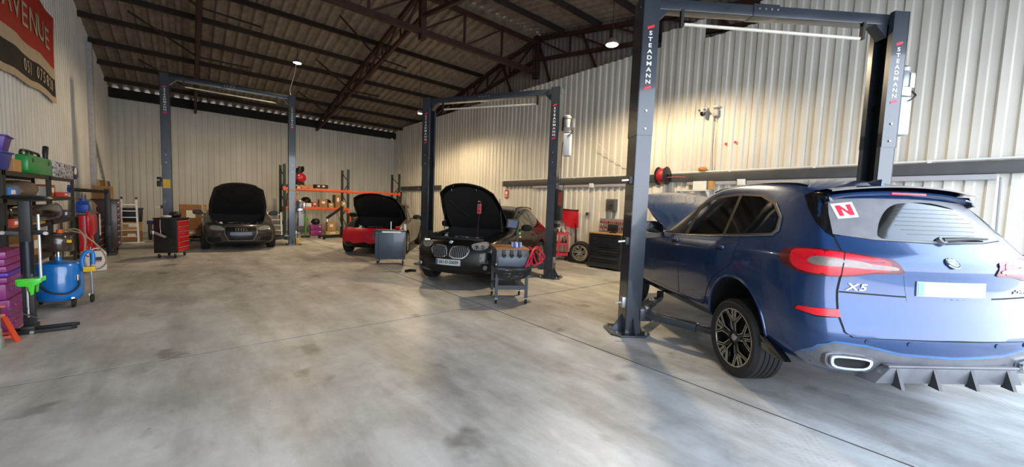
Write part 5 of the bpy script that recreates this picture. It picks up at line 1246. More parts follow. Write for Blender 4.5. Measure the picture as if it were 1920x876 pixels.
for k, (dy, a, m, lb) in enumerate(((0, .05, WOODP, 'pine board leaning on the back of the dark red chest, front one'), (.10, .06, CARD, 'brown board leaning behind the pine board'), (.2, .08, WOODP, 'second pine board leaning by the left wall'), (.32, .10, BLACK, 'black board leaning last against the left wall'))):
    o = MB().box((0, 0, .95), (.05, .30, 1.9)).build('plank', m, bevel=.004); o.location = (-1.76+.05*k, 15.30+k*.36, .02); o.rotation_euler = (0, -a, 0); tag(o, lb, 'board', 'boards leaning by the left wall')
carton('cardboard_box', 'brown cardboard box on top of the tall dark red chest', (-1.70, 14.62, 1.407), (.34, .36, .34), 0, CARD, tape=False)
# ladder with its foot bar
def ladder():
    t = thing('ladder', 'white aluminium step ladder leaning near the back left corner', 'ladder', (-1.42, 16.85, 0), .05); LW = mat('pale_ladder_alloy', '#d6d3c8', .4, .3)
    lean = .16
    for s in (-1, 1):
        MB().bar((s*.20, 0, .05), (s*.165, lean*1.4, 1.42), .05, .028).build('stile', LW, t); MB().bar((s*.165, lean*1.38, 1.36), (s*.165, lean*1.42, 1.46), .055, .035).build('end_cap', BLKPL, t)
    for k in range(6): z = .22+k*.20; MB().bar((-.19, lean*z, z), (.19, lean*z, z), .035, .028).build('rung', LW, t)
    MB().box((.03, 0, .025), (.62, .07, .045)).build('stabiliser_bar', LW, t, bevel=.008)
ladder()
carton('cardboard_box', 'lower brown box behind the ladder with a white label', (-1.42, 17.62, 0), (.46, .40, .34), 0, CARD); carton('cardboard_box', 'upper tan box behind the ladder', (-1.40, 17.62, .345), (.44, .38, .30), .05, CARD2)
tote('storage_bin', 'black plastic crate on top of the boxes behind the ladder', (-1.40, 17.62, .65), (.50, .42, .46), BLKPL)
jt = thing('transmission_jack', 'dark blue long floor jack lying along the back wall', 'jack', (-.62, 18.2, 0), 0); NB = mat('dark_blue_enamel', '#1c2b66', .4, 0, .1, 6, coat=.2)
MB().box((0, 0, .60), (.95, .30, .12)).build('beam', NB, jt, bevel=.01); MB().box((0, 0, .32), (.80, .26, .05)).build('lower_beam', BLACK, jt, bevel=.006)
for x in (-.40, .40): MB().box((x, 0, .31), (.09, .34, .50)).build('end_frame', BLACK, jt, bevel=.008)
for x in (.18, .26): MB().cyl((x, 0, .66), (x, 0, .84), .022, .022, 10).build('peg', BLACK, jt)
for x in (-.40, .40):
    for y in (-.14, .14): MB().cyl((x-.03, y, .06), (x+.03, y, .06), .06, .06, 16).build('roller', RUBBER, jt)
# black roll cab with red drawers
rc_ = drawer_chest('roll_cab', 'black roll cab with red drawers standing beside the far lift', (-.33, 12.98, 0), -.34, (.46, .68, .98), 6, mat('black_roll_cab_enamel', '#15191b', .35, 0, .1, 5, coat=.3), REDM, mat('worn_brass_handle', '#b59a7c', .4, .5))
rc_['category'] = 'tool chest'
gn = thing('angle_grinder', 'grey angle grinder hanging on the side of the black roll cab', 'power tool', (-.52, 12.56, .60), -.34)
MB().cyl((-.13, 0, .06), (.10, 0, -.06), .035, .03, 14).build('grinder_body', mat('grey_tool_casing', '#8a7f7c', .4), gn); MB().cyl((.10, 0, -.06), (.17, 0, -.09), .022, .02, 12).build('grip', BLKPL, gn); MB().cyl((-.15, .0, .10), (-.15, 0, .03), .05, .05, 18).build('guard', CHROME, gn); MB().tube([(0, .0, .02), (-.02, .02, .22), (-.02, .03, .37)], .005, 6).build('hanging_cord', WHITEPL, gn)
sack('cloth_rag', 'white rag lying on the black roll cab', (-.42, 12.88, 1.006), .10, .06, mat('white_rag', '#c9c9c6', .9), 'rag', 4); sack('black_bag', 'black tool bag on the back of the black roll cab', (-.26, 13.16, 1.006), .13, .15, BLKPL, 'bag', 6)
# boxes by the back wall behind the roll cab
carton('cardboard_box', 'large brown cardboard box against the back wall behind the roll cab', (.06, 18.7, .32), (.62, .46, .92), .04, CARD); carton('cardboard_box', 'brown box under the large cardboard box by the back wall', (.06, 18.7, 0), (.70, .52, .315), 0, CARD2)
o = MB().box((0, 0, .62), (.09, .04, 1.24)).build('plank', WOODP, bevel=.003); o.location = (.50, 18.40, .01); o.rotation_euler = (-.06, 0, 0); tag(o, 'pale pine plank standing beside the large cardboard box', 'board')
# ------------------------------------------------------------------ pallet racking along the back wall
RY0, RY1 = 18.65, 19.55
rk = thing('pallet_rack', 'orange beamed pallet rack with dark uprights along the back wall', 'rack', (0, 0, 0), 0)
for x in (3.12, 5.72, 8.22):
    fr = MB().box((x, RY0, 1.53), (.10, .07, 3.06)).build('upright', DGRN, rk); MB().box((x, RY1, 1.53), (.10, .07, 3.06)).build('upright', DGRN, rk)
    for k in range(5):
        a, b = (RY0, RY1) if k % 2 == 0 else (RY1, RY0); MB().bar((x, a, .3+k*.55), (x, b, .3+(k+1)*.52), .03, .03, (1, 0, 0)).build('brace', DGRN, fr)
    MB().box((x, RY0, .01), (.16, .14, .02)).build('foot_plate', DGRN, fr)
    MB().box((x, RY0-.045, 2.03), (.09, .02, .18)).build('beam_connector', ORNG, rk)
for (xa, xb) in ((3.17, 5.67), (5.77, 8.17)):
    for y in (RY0-.02, RY1+.02):
        for z in ((2.03, 1.20) if xa < 4 else (2.03,)):
            MB().box(((xa+xb)/2, y, z), (xb-xa, .05, .11)).build('beam', ORNG, rk, bevel=.006)
for z in (1.20,):
    for k in range(9): MB().box((3.32+k*.28, (RY0+RY1)/2, z+.065), (.22, .92, .02)).build('deck_board', WOODP, rk)
MB().box((5.72, RY0-.05, 1.14), (.09, .02, .26)).build('beam_connector', ORNG, rk)
MB().box((5.80, RY0-.05, .55), (.06, .05, 1.05)).build('corner_guard', ORNG, rk)
def pallet(label, x, y, z, w=.9, d=.86):
    t = thing('pallet', label, 'pallet', (x, y, z), 0)
    for k in range(5): MB().box((-w/2+.05+k*(w-.1)/4, 0, .105), (.10, d, .018)).build('deck_slat', WOODP, t)
    for yy in (-d/2+.05, 0, d/2-.05): MB().box((0, yy, .055), (w, .09, .08)).build('bearer', WOODP, t)
    for yy in (-d/2+.05, d/2-.05): MB().box((0, yy, .008), (w, .09, .015)).build('base_slat', WOODP, t)
    return t
for k in range(4): MB().box((3.35+k*.28, (RY0+RY1)/2, 2.095), (.2, .92, .02)).build('deck_board', WOODP, rk)
pallet('wooden pallet under the red compressor on the top rack beam', 3.78, (RY0+RY1)/2, 2.106)
cp_ = thing('air_compressor', 'red tank air compressor standing on the pallet on the rack', 'compressor', (3.72, 19.0, 2.222), .25)
MB().lathe([(0, -.36), (.12, -.35), (.19, -.30), (.20, -.24), (.20, .24), (.19, .30), (.12, .35), (0, .36)], 28, o=(0, 0, .30), axis='Y').build('tank', mat('compressor_red', '#b01224', .3, 0, .08, 5, coat=.5), cp_)
for y in (-.2, .2): MB().box((0, y, .06), (.30, .05, .12)).build('foot', BLACK, cp_, bevel=.006)
MB().box((0, .05, .54), (.20, .42, .10)).build('mount', BLACK, cp_, bevel=.01); MB().cyl((0, -.12, .58), (0, -.12, .80), .09, .07, 16).build('pump_head', mat('black_casting', '#1f1d1e', .5), cp_); MB().cyl((-.06, .16, .66), (.16, .16, .66), .09, .09, 18).build('motor', BLACK, cp_); MB().cyl((.14, -.05, .70), (.17, -.05, .70), .13, .13, 22).build('flywheel', BLACK, cp_)
ct = thing('crate_of_parts', 'low dark crate of parts beside the compressor pallet', 'crate', (4.62, 19.0, 2.106), 0)
MB().box((0, 0, .09), (.52, .5, .17)).build('crate_body', mat('dark_brown_crate', '#33261d', .7), ct, bevel=.01)
for x in (-.14, .06): MB().box((x, -.255, .10), (.10, .012, .07)).build('parts_label', WHITEPL, ct)
MB().box((4.62, (RY0+RY1)/2, 2.095), (.6, .92, .02)).build('deck_board', WOODP, rk)
zt_ = 1.276
for (lb, x, y, w, d, h, m) in (
  ('brown box stacked at the left of the rack, lower one', 3.46, 18.95, .42, .4, .30, CARD), ('brown box stacked at the left of the rack, upper one', 3.46, 18.95, .38, .36, .26, CARD2), ('orange carton at the front of the rack shelf', 3.72, 18.68, .36, .12, .22, mat('orange_carton', '#d4551f', .6)),
  ('small white carton on the rack shelf beside the orange carton', 4.06, 18.76, .22, .2, .16, WHITEPL), ('red and white carton on the rack shelf', 4.30, 18.76, .20, .2, .22, mat('red_white_carton', '#b8473a', .6)), ('brown carton with a white top strip in the middle of the rack shelf', 4.66, 18.82, .34, .3, .34, CARD), ('small brown carton right of the middle carton on the rack shelf', 4.98, 18.76, .22, .2, .20, CARD2),
  ('tall brown carton with a pale stripe on the rack shelf', 5.28, 18.92, .22, .5, .58, CARD), ('cream and brown box at the right end of the rack shelf', 5.53, 18.78, .22, .3, .30, mat('cream_carton', '#a98f68', .7))):
    z = zt_+(.302 if 'upper one' in lb else 0)
    carton('carton', lb, (x, y, z), (w, d, h), 0, m, 'cartons on the rack shelf')
sack('black_parts_bundle', 'black bundle of parts behind the cartons on the rack shelf', (4.06, 19.22, zt_), .20, .42, BLKPL, 'parts', 12); sack('black_hose_bundle', 'tangle of black hoses beside the tall carton on the rack shelf', (4.96, 19.2, zt_), .15, .36, RUBBER, 'hoses', 14)
carton('cardboard_box', 'tan cardboard box on the rack beams behind the raised bonnet', (6.35, 19.0, .0), (.60, .5, .95), 0, CARD2)
# under the rack
for k, nth in enumerate(('lower', 'upper')):
    t = thing('tool_case', '%s of the two magenta cases on the floor under the rack' % nth, 'tool case', (4.32, 18.6, .02+k*.235), 0, 'magenta cases under the rack')
    MB().box((0, 0, .115), (.46, .34, .225)).build('case_body', PURP, t, bevel=.025); MB().box((0, -.175, .13), (.18, .03, .04)).build('handle', PURP, t, bevel=.008); MB().box((.14, -.174, .16), (.06, .01, .04)).build('latch', WHITEPL, t)
sack('black_bag', 'black bag lying on the upper magenta case under the rack', (4.32, 18.6, .492), .17, .26, BLKPL, 'bag', 21)
carton('cardboard_box', 'tan box under the rack right of the magenta cases', (4.92, 18.5, .21), (.34, .3, .40), 0, CARD2); carton('cardboard_box', 'flat pale box at the bottom under the rack', (4.96, 18.5, 0), (.56, .4, .2), 0, mat('pale_carton', '#b3a077', .8))
gj = thing('green_jack', 'green pole jack standing in front of the rack', 'jack', (3.74, 17.75, 0), 0)
MB().cyl((0, 0, .10), (0, 0, .92), .032, .032, 14).build('tube', mat('green_enamel', '#4d9a34', .4, 0, .1, 5, coat=.2), gj); MB().cyl((0, 0, .92), (0, 0, 1.22), .014, .014, 10).build('rod', CHROME, gj); MB().box((0, 0, .05), (.30, .30, .05)).build('base', BLACK, gj, bevel=.01); MB().box((.04, 0, .78), (.14, .05, .10)).build('lever_block', MATS['green_enamel'], gj, bevel=.01)
for x in (-.13, .13):
    for y in (-.13, .13): MB().cyl((x-.012, y, .03), (x+.012, y, .03), .03, .03, 12).build('wheel', RUBBER, gj)
def crane():
    t = thing('engine_crane', 'black folding engine crane standing in front of the rack', 'engine crane', (4.72, 16.9, 0), .1)
    MB().box((.30, .2, .70), (.09, .09, 1.26)).build('mast', BLACK, t, bevel=.006); MB().bar((.34, .2, 1.33), (-.42, -.1, .86), .075, .09).build('boom', BLACK, t, bevel=.006); MB().cyl((.24, .15, .50), (.08, .12, 1.10), .035, .03, 14).build('ram', CHROME, t)
    MB().bar((.30, .2, .62), (.12, .22, 1.02), .05, .05).build('stay', BLACK, t)
    for y in (-.20, .30): MB().bar((.42, y+.1, .10), (-.62, y-.05, .10), .06, .07).build('leg', BLACK, t, bevel=.005)
    MB().box((.36, .15, .10), (.09, .70, .08)).build('cross_member', BLACK, t, bevel=.005)
    for x, y in ((.40, -.1), (.40, .42), (-.58, -.25), (-.58, .25)): MB().lathe([(0, -.02), (.05, -.02), (.06, 0), (.05, .02), (0, .02)], 16, o=(x, y, .06), axis='Y').build('caster', RUBBER, t)
    MB().cyl((-.40, -.1, .84), (-.40, -.1, .72), .012, .02, 8).build('hook', CHROME, t)
crane()
def step():
    t = thing('trestle', 'white metal trestle steps behind the dark grey saloon', 'steps', (2.72, 18.3, 0), 0); LW = MATS['pale_ladder_alloy']
    for x in (-.24, .24): MB().bar((x, 0, 0), (x, .16, 1.02), .05, .03).build('stile', LW, t); MB().bar((x, .5, 0), (x, .2, 1.0), .03, .03).build('rear_leg', LW, t)
    for z in (.26, .48, .70, .92): MB().box((0, .16*z, z), (.48, .12, .03)).build('tread', LW, t)
step()
tote('storage_bin', 'black bin beside the trestle steps behind the dark grey saloon', (2.30, 19.6, .0), (.7, .5, .98), BLKPL)
sp_ = MB().box((0, 0, 1.1), (.30, .05, 2.2)).build('plank', mat('dark_plank', '#2b2522', .7), bevel=.004); sp_.location = (8.62, 19.8, .01); sp_.rotation_euler = (0, .06, 0); tag(sp_, 'dark plank leaning by the right end of the rack', 'board')
fl_ = MB().box((0, 0, 0), (.10, .05, .12)).build('emergency_lamp', mat('white_lamp_face', '#e8e8e4', .3), bevel=.01); fl_.location = (9.05, YB-.16, 5.25); tag(fl_, 'small white flood lamp at the far corner under the eave', 'lamp')
# ------------------------------------------------------------------ grey panelled trolley by the red covered saloon
tr = thing('tool_trolley', 'blue grey panelled tool trolley parked in front of the red covered saloon', 'trolley', (4.03, 9.60, 0), math.radians(-27)); BG = mat('blue_grey_enamel', '#3c4b5e', .35, .1, .08, 4, coat=.3)
MB().box((0, 0, .50), (.74, .44, .72)).build('trolley_body', BG, tr, bevel=.012); MB().box((-.29, -.222, .49), (.006, .006, .66)).build('panel_groove', SEAM, tr)
MB().box((0, 0, .872), (.78, .48, .025)).build('trolley_top', BLKPL, tr, bevel=.006); MB().box((.03, -.222, .845), (.46, .05, .04)).build('paper_strip', WHITEP, tr)
for sx in (-1, 1):
    for sy in (-1, 1): caster(tr, sx*.31, sy*.17, .062)
MB().bar((-.37, -.15, .80), (-.43, -.15, .74), .05, .09).build('side_handle', BLKPL, tr)
o = bottle('spray_bottle', 'white spray bottle hanging at the right of the blue grey trolley', (4.30, 9.36, .886), .035, .20, WHITEPL, REDP)
tb = MB().tube([(0, 0, 0), (0, 0, .22)], .016, 10).build('torch', ALU); tb.location = (4.01, 9.56, .886); tag(tb, 'silver tube standing on the blue grey trolley', 'tool')
sack('cloth_rag', 'red rag on the right corner of the blue grey trolley', (4.22, 9.62, .886), .07, .09, mat('red_rag', '#b81826', .9), 'rag', 33)
cg = thing('air_gun', 'black air gun lying on the floor by the black SUV', 'tool', (3.92, 8.28, 0), .5)
MB().cyl((-.12, 0, .03), (.10, 0, .03), .03, .026, 12).build('gun_body', BLKPL, cg); MB().bar((.04, 0, .03), (.08, -.14, .025), .04, .05).build('gun_grip', BLKPL, cg)
# ------------------------------------------------------------------ diagnostic cart in front of the black SUV
def diag_cart():
    t = thing('diagnostic_cart', 'dark grey steel cart with a wooden top in front of the black SUV', 'cart', (4.21, 4.98, 0), math.radians(-31)); CG = mat('cart_grey_steel', '#323840', .38, .2, .1, 5, coat=.1)
    for sx in (-1, 1):
        for sy in (-1, 1): MB().box((sx*.25, sy*.31, .34), (.045, .045, .50)).build('leg', CG, t); caster(t, sx*.25, sy*.31, .048)
    MB().box((0, 0, .26), (.52, .64, .03)).build('lower_shelf', CG, t)
    for sy in (-1, 1): MB().box((0, sy*.32, .275), (.54, .015, .07)).build('shelf_lip', CG, t)
    MB().box((0, 0, .58), (.54, .66, .03)).build('middle_shelf', CG, t)
    u = MB().box((0, 0, .745), (.54, .66, .30)).build('drawer_box', CG, t, bevel=.008); MB().box((.0, -.333, .70), (.48, .008, .17)).build('drawer_front', mat('cart_panel_grey', '#464f5c', .35, .2), u, bevel=.004)
    MB().box((0, 0, .908), (.56, .68, .026)).build('wood_top', mat('plywood_top', '#8a5f38', .6, 0, .2, 10), t, bevel=.004)
    for x in (-.15, -.02, .11): 
        c = MB().box((x, -.345, .85), (.055, .03, .09)).build('clamp_holder', BLKPL, t, bevel=.008); MB().tube(smooth_path([(x-.03, -.36, .83), (x, -.39, .78), (x+.03, -.36, .82)]), .009, 6).build('clamp', BLACK, c)
    MB().box((-.27, -.335, .66), (.012, .012, .03)).build('bolt', LATCH, t)
diag_cart()
Mc = Matrix.Translation((4.21, 4.98, 0)) @ Matrix.Rotation(math.radians(-31), 4, 'Z')
def on_cart(p): return Mc @ Vector(p)
pts = []
for k in range(7):
    d = .05+.022*k; q = .012*math.sin(k*2.3)
    pts += [(-.29+q, -.36, .60+q), (-.20, -.385-.006*k, .60-d*.8), (0, -.39-.006*k, .60-d+q), (.20, -.385-.006*k, .60-d*.75), (.30+q, -.36, .59), (.20, -.37, .615+q), (0, -.365, .605-q), (-.2, -.365, .62)]
o = MB().tube(smooth_path(pts, 4), .010, 6).build('black_cable_coil', RUBBER); o.matrix_world = Mc; tag(o, 'coil of black cable hung across the front of the grey cart', 'cable')
pts = [(.29, -.12, .93), (.34, -.18, .90), (.42, -.12, .72), (.50, -.02, .62), (.60, .06, .78), (.50, .02, .92), (.38, -.12, .88), (.31, -.28, .70), (.22, -.37, .62), (.29, -.34, .80), (.42, -.16, .91), (.62, .0, .76), (.54, .06, .62), (.40, -.06, .62), (.34, -.20, .90), (.46, -.10, .66), (.58, .02, .68), (.44, -.08, .86)]
o = MB().tube(smooth_path(pts, 6), .014, 8).build('red_jump_leads', mat('red_cable', '#c41a3a', .4, coat=.2)); o.matrix_world = Mc; tag(o, 'tangle of red jump leads hanging on the right of the grey cart', 'cable')
bk = thing('plastic_basket', 'blue and white plastic basket on the grey cart', 'basket', on_cart((.09, -.12, .922)), math.radians(-31))
for k in range(12):
    a = 2*PI*k/12; MB().box((math.cos(a)*.085, math.sin(a)*.065, .045), (.028, .012, .085), a+PI/2).build('basket_slat', mat('basket_white', '#c3cad8', .5) if k % 2 else mat('basket_blue', '#4f68b0', .5), bk)
MB().lathe([(0, 0), (.09, 0), (.09, .008), (0, .008)], 16).build('basket_base', MATS['basket_blue'], bk)
tb_ = thing('diagnostic_tablet', 'grey diagnostic tablet on a stand on the cart', 'tablet', on_cart((.10, .14, .922)), math.radians(-31))
MB().box((.05, .02, .17), (.03, .03, .34)).build('stand_post', BLKPL, tb_); MB().box((.05, .02, .008), (.14, .14, .016)).build('stand_base', BLKPL, tb_, bevel=.004)
R3_ = Matrix.Rotation(.25, 3, 'X') @ Matrix.Rotation(.12, 3, 'Y')
MB().box((-.05, -.02, .38), (.22, .025, .17), R3_).build('tablet_case', BLKPL, tb_, bevel=.012); MB().box((-.05, -.034, .383), (.165, .006, .13), R3_).build('screen', mat('grey_lcd', '#5b6478', .2, 0, .05, 3), tb_)
MB().box((.09, -.0, .22), (.03, .03, .03)).build('green_clip', LIME, tb_); MB().box((.10, 0, .16), (.03, .02, .03)).build('yellow_clip', YEL, tb_)
mt = thing('multimeter', 'red and grey multimeter hanging from the raised bonnet of the black SUV', 'meter', (0, 0, 0), 0)
_p = Matrix.Translation((4.52, 6.74, 0)) @ Matrix.Rotation(math.radians(120.5), 4, 'Z') @ (X1_R @ Vector((-.34, .40, .84)))
mt.location = _p+Vector((-.10, -.10, -.06)); mt.rotation_euler = (0, 0, math.radians(-45))
MB().box((0, 0, -.13), (.085, .03, .20)).build('meter_case', mat('red_meter_holster', '#b8252c', .45), mt, bevel=.012); MB().box((0, -.017, -.09), (.06, .006, .06)).build('meter_display', mat('grey_display', '#4a5058', .25), mt); MB().cyl((0, -.016, -.17), (0, -.024, -.17), .022, .022, 14).build('dial', BLKPL, mt)
MB().tube(smooth_path([(.02, 0, -.03), (.02, .02, .02), (-.02, .02, .02), (-.02, 0, -.03)]), .005, 6).build('hook', CHROME, mt); MB().tube(smooth_path([(0, 0, -.23), (-.02, .04, -.5), (-.05, .1, -.85), (-.04, .16, -1.12)]), .005, 6).build('test_lead', mat('dark_test_lead', '#4a2a26', .5), mt)
# ------------------------------------------------------------------ along the right wall
rt = thing('service_trolley', 'red three tier service trolley by the right wall', 'trolley', (8.92, 8.16, 0), math.radians(-48))
for z in (.16, .48, .80):
    MB().box((0, 0, z), (.58, .40, .02)).build('tray', REDM, rt)
    for sx in (-1, 1): MB().box((sx*.285, 0, z+.03), (.012, .40, .08)).build('tray_lip', REDM, rt)
    for sy in (-1, 1): MB().box((0, sy*.195, z+.03), (.58, .012, .08)).build('tray_lip', REDM, rt)
for sx in (-1, 1):
    for sy in (-1, 1): MB().box((sx*.27, sy*.18, .46), (.045, .035, .74)).build('post', REDM, rt); caster(rt, sx*.25, sy*.16, .045)
MB().box((.0, -.20, .46), (.05, .012, .70)).build('front_strut', REDM, rt)
rnd = random.Random(8)
for k in range(9):
    x = -.22+.055*k; zb = .812 if k % 2 else .492
    p = Matrix.Translation((8.92, 8.16, 0)) @ Matrix.Rotation(math.radians(-48), 4, 'Z') @ Vector((x, rnd.uniform(-.1, .1), zb))
    bottle('spray_can', '%s can, %s from the left on the %s tray of the red service trolley' % (('black', 'silver', 'dark green')[k % 3], ('first', 'first', 'second', 'second', 'third', 'third', 'fourth', 'fourth', 'fifth')[k], 'top' if k % 2 else 'middle'), p, .028, rnd.uniform(.15, .22), (BLKPL, ALU, mat('dark_green_can', '#26352c', .4))[k % 3], BLACK, 'cans on the red service trolley', 'can')
# red bonnet cover hung on a stand against the wall
rows = []
for k in range(25):
    u = k/24; row = []
    for j in range(9):
        v = j/8; zt = 1.58-.03*math.sin(u*9)*.3; zb = 1.10+.16*math.sin(u*PI*1.2+.4)*(1-u)+(-.06 if u > .55 else .04)
        row.append((9.15+.03*math.sin(u*11+v*2), 8.92-u*1.32, zt*(1-v)+zb*v))
    rows.append(row)
rcv = thing('bonnet_cover', 'red cloth cover with a black hem hung against the right wall', 'cover', (0, 0, 0), 0)
MB().grid(rows).build('cloth', COVER, rcv, smooth=60); MB().tube([r[0] for r in rows], .022, 8).build('black_hem', BLKPL, rcv)
MB().bar((9.14, 7.70, 1.20), (9.16, 7.62, .02), .03, .03).build('prop', BLACK, rcv); MB().box((9.16, 7.62, .02), (.1, .1, .04)).build('prop_foot', BLACK, rcv, bevel=.01)
wh = thing('alloy_car_tyre', 'loose alloy wheel leaning against the black tool cabinet', 'wheel', (8.90, 7.28, 0), math.radians(215))
_w = wheel(wh, 0, 0, .325, .325, .21, .235, 'five', 1); _w.rotation_euler = (0, 0, 0)
wh.rotation_euler = (0, .12, math.radians(205)); wh.location = (8.92, 7.26, .01)
jk = thing('trolley_jack', 'black trolley jack parked left of the loose wheel', 'jack', (9.02, 7.66, 0), math.radians(80))
MB().box((0, 0, .09), (.50, .22, .10)).build('frame', BLACK, jk, bevel=.01); MB().bar((-.2, 0, .14), (-.35, 0, .55), .04, .04).build('handle', BLACK, jk); MB().box((.12, 0, .2), (.22, .12, .14)).build('lift_arm', BLACK, jk, bevel=.02)
for x in (-.2, .2):
    for y in (-.11, .11): MB().cyl((x, y-.015, .045), (x, y+.015, .045), .045, .045, 16).build('wheel', RUBBER, jk)
cb = thing('tool_cabinet', 'black tool cabinet with wide drawers by the right wall', 'tool chest', (8.88, 6.22, 0), math.radians(6.0)); KB_ = mat('black_cabinet_enamel', '#20242c', .3, .1, .08, 4, coat=.4)
MB().box((0, 0, .50), (.58, .98, .92)).build('cabinet', mat('cabinet_carcass_black', '#16181c', .4, .1), cb, bevel=.01); MB().box((0, 0, .975), (.62, 1.02, .03)).build('worktop', mat('beech_worktop', '#a98355', .5, 0, .15, 9), cb, bevel=.004)
for k, (z, h) in enumerate(((.80, .26), (.56, .19), (.36, .17), (.15, .20))):
    dr = MB().box((-.295, 0, z), (.02, .84, h)).build('drawer', KB_, cb, bevel=.006); MB().box((-.312, 0, z+h/2-.025), (.02, .80, .022)).build('drawer_handle', BLKPL, dr, bevel=.004)
for sy in (-1, 1): MB().box((-.295, sy*.455, .50), (.03, .06, .90)).build('corner_post', KB_, cb, bevel=.004)
for sx in (-1, 1):
    for sy in (-1, 1): MB().box((sx*.24, sy*.42, .02), (.08, .08, .04)).build('foot', BLKPL, cb)
tbd = thing('hand_tool_set', 'panel of red handled tools standing on the black cabinet', 'tool panel', (9.14, 6.34, .992), math.radians(4))
MB().box((0, 0, .19), (.04, .86, .38), Matrix.Rotation(.10, 3, 'Y')).build('tool_tray', mat('grey_foam_tray', '#77706c', .7), tbd, bevel=.01)
for k in range(26):
    row, c = divmod(k, 13); y = .38-c*.063; z = .30-row*.15
    MB().bar((-.035+.1*(z-.19), y, z), (-.04+.1*(z-.19)-.003, y, z-.055), .022, .022).build('tool_handle', mat('tool_handle_red', '#a8202a', .4) if (c+row) % 4 else BLKPL, tbd)
    MB().cyl((-.04+.1*(z-.25), y, z-.055), (-.045+.1*(z-.3), y, z-.11), .006, .006, 6).build('tool_shank', CHROME, tbd)
mo = thing('monitor', 'small black monitor on the black cabinet in front of the tools', 'monitor', (8.80, 6.10, .992), math.radians(8)); MB().box((0, 0, .14), (.03, .30, .19)).build('screen', BLKPL, mo, bevel=.006); MB().box((.02, 0, .02), (.12, .16, .03)).build('stand', BLKPL, mo, bevel=.004); MB().box((.01, 0, .05), (.03, .05, .06)).build('neck', BLKPL, mo)
carton('cardboard_box', 'tan cardboard box behind the loose wheel against the right wall', (9.10, 6.93, .0), (.18, .30, .95), 0, CARD2, tape=False)
eb = thing('switch_box', 'grey metal switch box mounted on the right wall above the tools', 'switch box', (XR-.06, 6.45, 1.60), 0); MB().box((-.06, 0, .16), (.14, .30, .34)).build('enclosure', mat('grey_switchgear', '#5e5d5c', .45, .3), eb, bevel=.012); MB().box((-.137, 0, .17), (.012, .20, .24)).build('door', mat('dark_switch_door', '#47474a', .4, .2), eb, bevel=.006); MB().cyl((-.14, -.06, .16), (-.17, -.06, .16), .022, .022, 12).build('knob', BLKPL, eb)
sk = thing('wall_socket', 'small grey socket box on the right wall above the loose wheel', 'socket', (XR-.05, 7.32, 1.43), 0); MB().box((-.03, 0, .05), (.06, .11, .10)).build('socket_body', mat('grey_socket', '#6e6d6c', .5), sk, bevel=.01); MB().tube([(-.03, 0, .1), (-.03, 0, .86)], .012, 8).build('conduit', WHITEPL, sk); MB().box((-.062, 0, .05), (.006, .06, .06)).build('socket_face', BLKPL, sk)
fs = thing('fire_point_sign', 'small red fire point sign on the right wall below the rail', 'sign', (XR-.045, 11.25, 1.95), 0); MB().box((-.01, 0, .14), (.012, .20, .30)).build('sign_plate', REDM, fs); MB().box((-.018, 0, .18), (.004, .12, .12)).build('sign_symbol', WHITEP, fs); MB().box((-.018, 0, .06), (.004, .14, .04)).build('sign_strip', WHITEP, fs)
dm = thing('drum', 'blue and white drum with a red domed lid behind the black SUV', 'drum', (8.55, 9.35, 0), 0); MB().lathe([(0, 0), (.20, 0), (.21, .02), (.21, .92), (.20, .95), (0, .95)], 24).build('drum_body', mat('white_blue_drum', '#7c9ad0', .4, 0, .5, 6), dm); MB().lathe([(.21, .94), (.215, .98), (.20, 1.10), (.14, 1.18), (0, 1.21)], 24).build('lid', REDM, dm)
def hose_reel():
    t = thing('hose_reel', 'black hose reel with red hose mounted on the right wall rail', 'hose reel', (XR-.32, 4.86, 2.34), 0)
    for y in (-.12, .10): MB().lathe([(.03, y), (.21, y), (.225, y+.01), (.21, y+.02), (.03, y+.02)], 28, o=(0, 0, .17), axis='Y').build('reel_flange', BLACK, t)
    MB().lathe([(.10, -.10), (.17, -.09), (.19, -.04), (.19, .04), (.17, .09), (.10, .10)], 28, o=(0, 0, .17), axis='Y').build('wound_hose', mat('red_rubber_hose', '#9a1f2a', .5), t)
    MB().box((.12, 0, .10), (.16, .10, .24)).build('wall_bracket', BLACK, t, bevel=.008); MB().tube(smooth_path([(-.04, -.1, .12), (-.02, -.3, .13), (.04, -.55, .12)]), .012, 8).build('hose_end', MATS['red_rubber_hose'], t)
hose_reel()
wx = thing('wall_bracket_shelf', 'small bracket shelf on the right wall right of the hose reel', 'shelf', (XR-.14, 4.15, 2.16), 0); MB().box((-.02, 0, -.01), (.22, .75, .02)).build('board', WHITEPL, wx)
for y in (-.3, .3): MB().prism([(0, 0), (-.18, 0), (0, -.14)], ((.085, y, -.02), (1, 0, 0), (0, 0, 1)), (-.008, .008)).build('bracket', WHITEPL, wx)
carton('carton', 'white carton with a printed end on the small wall shelf', (XR-.17, 3.98, 2.162), (.18, .30, .20), 0, WHITEPL); carton('carton', 'brown carton at the right end of the small wall shelf', (XR-.17, 3.74, 2.162), (.15, .10, .20), 0, CARD2, tape=False)
hb = sack('orange_ear_defenders', 'orange round cap lying on the wall rail above the cartons', (XR-.10, 4.0, 2.602), .08, .10, mat('amber_plastic', '#c07a2a', .4), 'cap', 41)
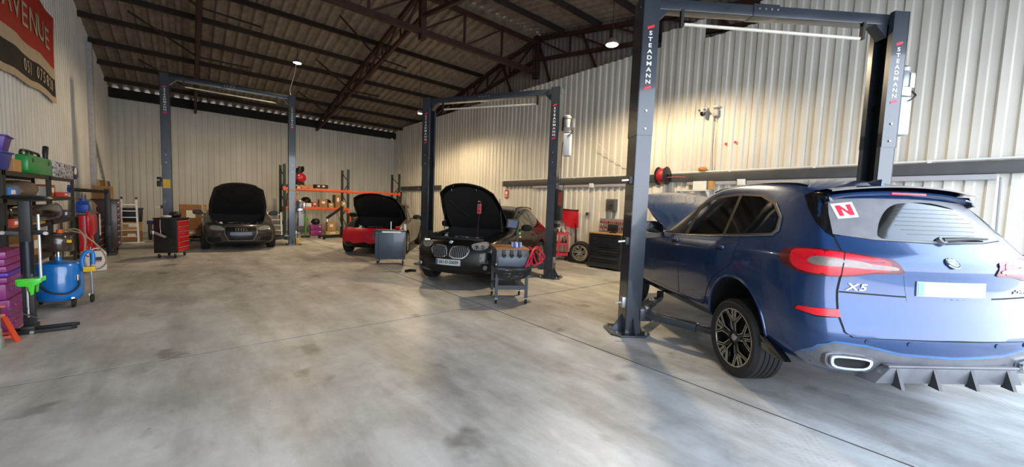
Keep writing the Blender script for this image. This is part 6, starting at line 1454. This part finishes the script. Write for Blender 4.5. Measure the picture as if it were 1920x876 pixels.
cm = thing('dome_camera', 'white dome security camera mounted high on the right wall', 'camera', (XR-.03, 4.06, 3.86), 0); MB().box((-.02, 0, .19), (.04, .10, .08)).build('mount', WHITEPL, cm, bevel=.01); MB().bar((-.03, 0, .20), (-.12, 0, .18), .03, .03).build('arm', WHITEPL, cm); MB().lathe([(0, .19), (.05, .19), (.065, .16), (.065, .10), (.0, .10)], 20, o=(-.13, 0, 0)).build('camera_head', WHITEPL, cm); MB().lathe([(.06, .10), (.058, .06), (.04, .02), (0, .0)], 20, o=(-.13, 0, 0)).build('dome', GLASS, cm)
for y in (-.055, .055): MB().cyl((-.17, y, .14), (-.205, y, .14), .022, .022, 12).build('spot_lens', BLKPL, cm)
wc = thing('wifi_camera', 'grey box camera beside the dome camera on the right wall', 'camera', (XR-.03, 3.80, 3.76), 0); MB().box((-.05, 0, .16), (.08, .11, .15)).build('camera_box', mat('silver_plastic', '#a7a5a6', .4), wc, bevel=.012); MB().box((-.06, 0, .30), (.10, .12, .05)).build('rain_hood', WHITEPL, wc, bevel=.01); MB().bar((-.03, .02, .09), (-.03, .02, -.02), .02, .02).build('aerial', BLKPL, wc); MB().tube(smooth_path([(-.03, .01, 0), (-.035, .02, -.5), (-.03, .0, -1.16)]), .006, 6).build('camera_cable', BLKPL, wc); MB().tube(smooth_path([(-.03, -.03, 0), (-.03, -.05, -.5), (-.03, -.03, -1.16)]), .005, 6).build('thin_cable', CREAM, wc)
for k, (y, z) in enumerate(((3.55, 3.20), (3.36, 3.22))):
    o = MB().cyl((0, 0, 0), (-.006, 0, 0), .028, .028, 14).build('red_spot', REDP); o.location = (XR-.036, y, z); tag(o, 'small round red sticker on the right wall, %s of the two' % ('left' if k == 0 else 'right'), 'sticker', 'red stickers on the right wall')
wi = MB().tube(smooth_path([(XR-.35, 6.9, 3.55), (XR-.15, 6.5, 3.1), (XR-.09, 6.0, 2.78), (XR-.08, 5.5, 2.62)], 6), .007, 6).build('power_cable', CREAM); tag(wi, 'thin pale cable sagging from the middle lift motor to the wall rail', 'cable')
wi = MB().tube(smooth_path([(XR-.05, 5.02, 5.6), (XR-.06, 4.95, 4.4), (XR-.06, 4.99, 3.6), (XR-.06, 4.93, 2.62)], 6), .006, 6).build('drop_cable', CREAM); tag(wi, 'thin cream cable running down the right wall behind the near lift', 'cable')
for k in range(2):
    bt_ = bottle('fluid_bottle', ('blue', 'red')[k]+' fluid bottle standing on the floor in front of the blue SUV', (8.3+.25*k, 4.6-.2*k, .0), .06, .30, (ROYAL, REDM)[k], WHITEPL)
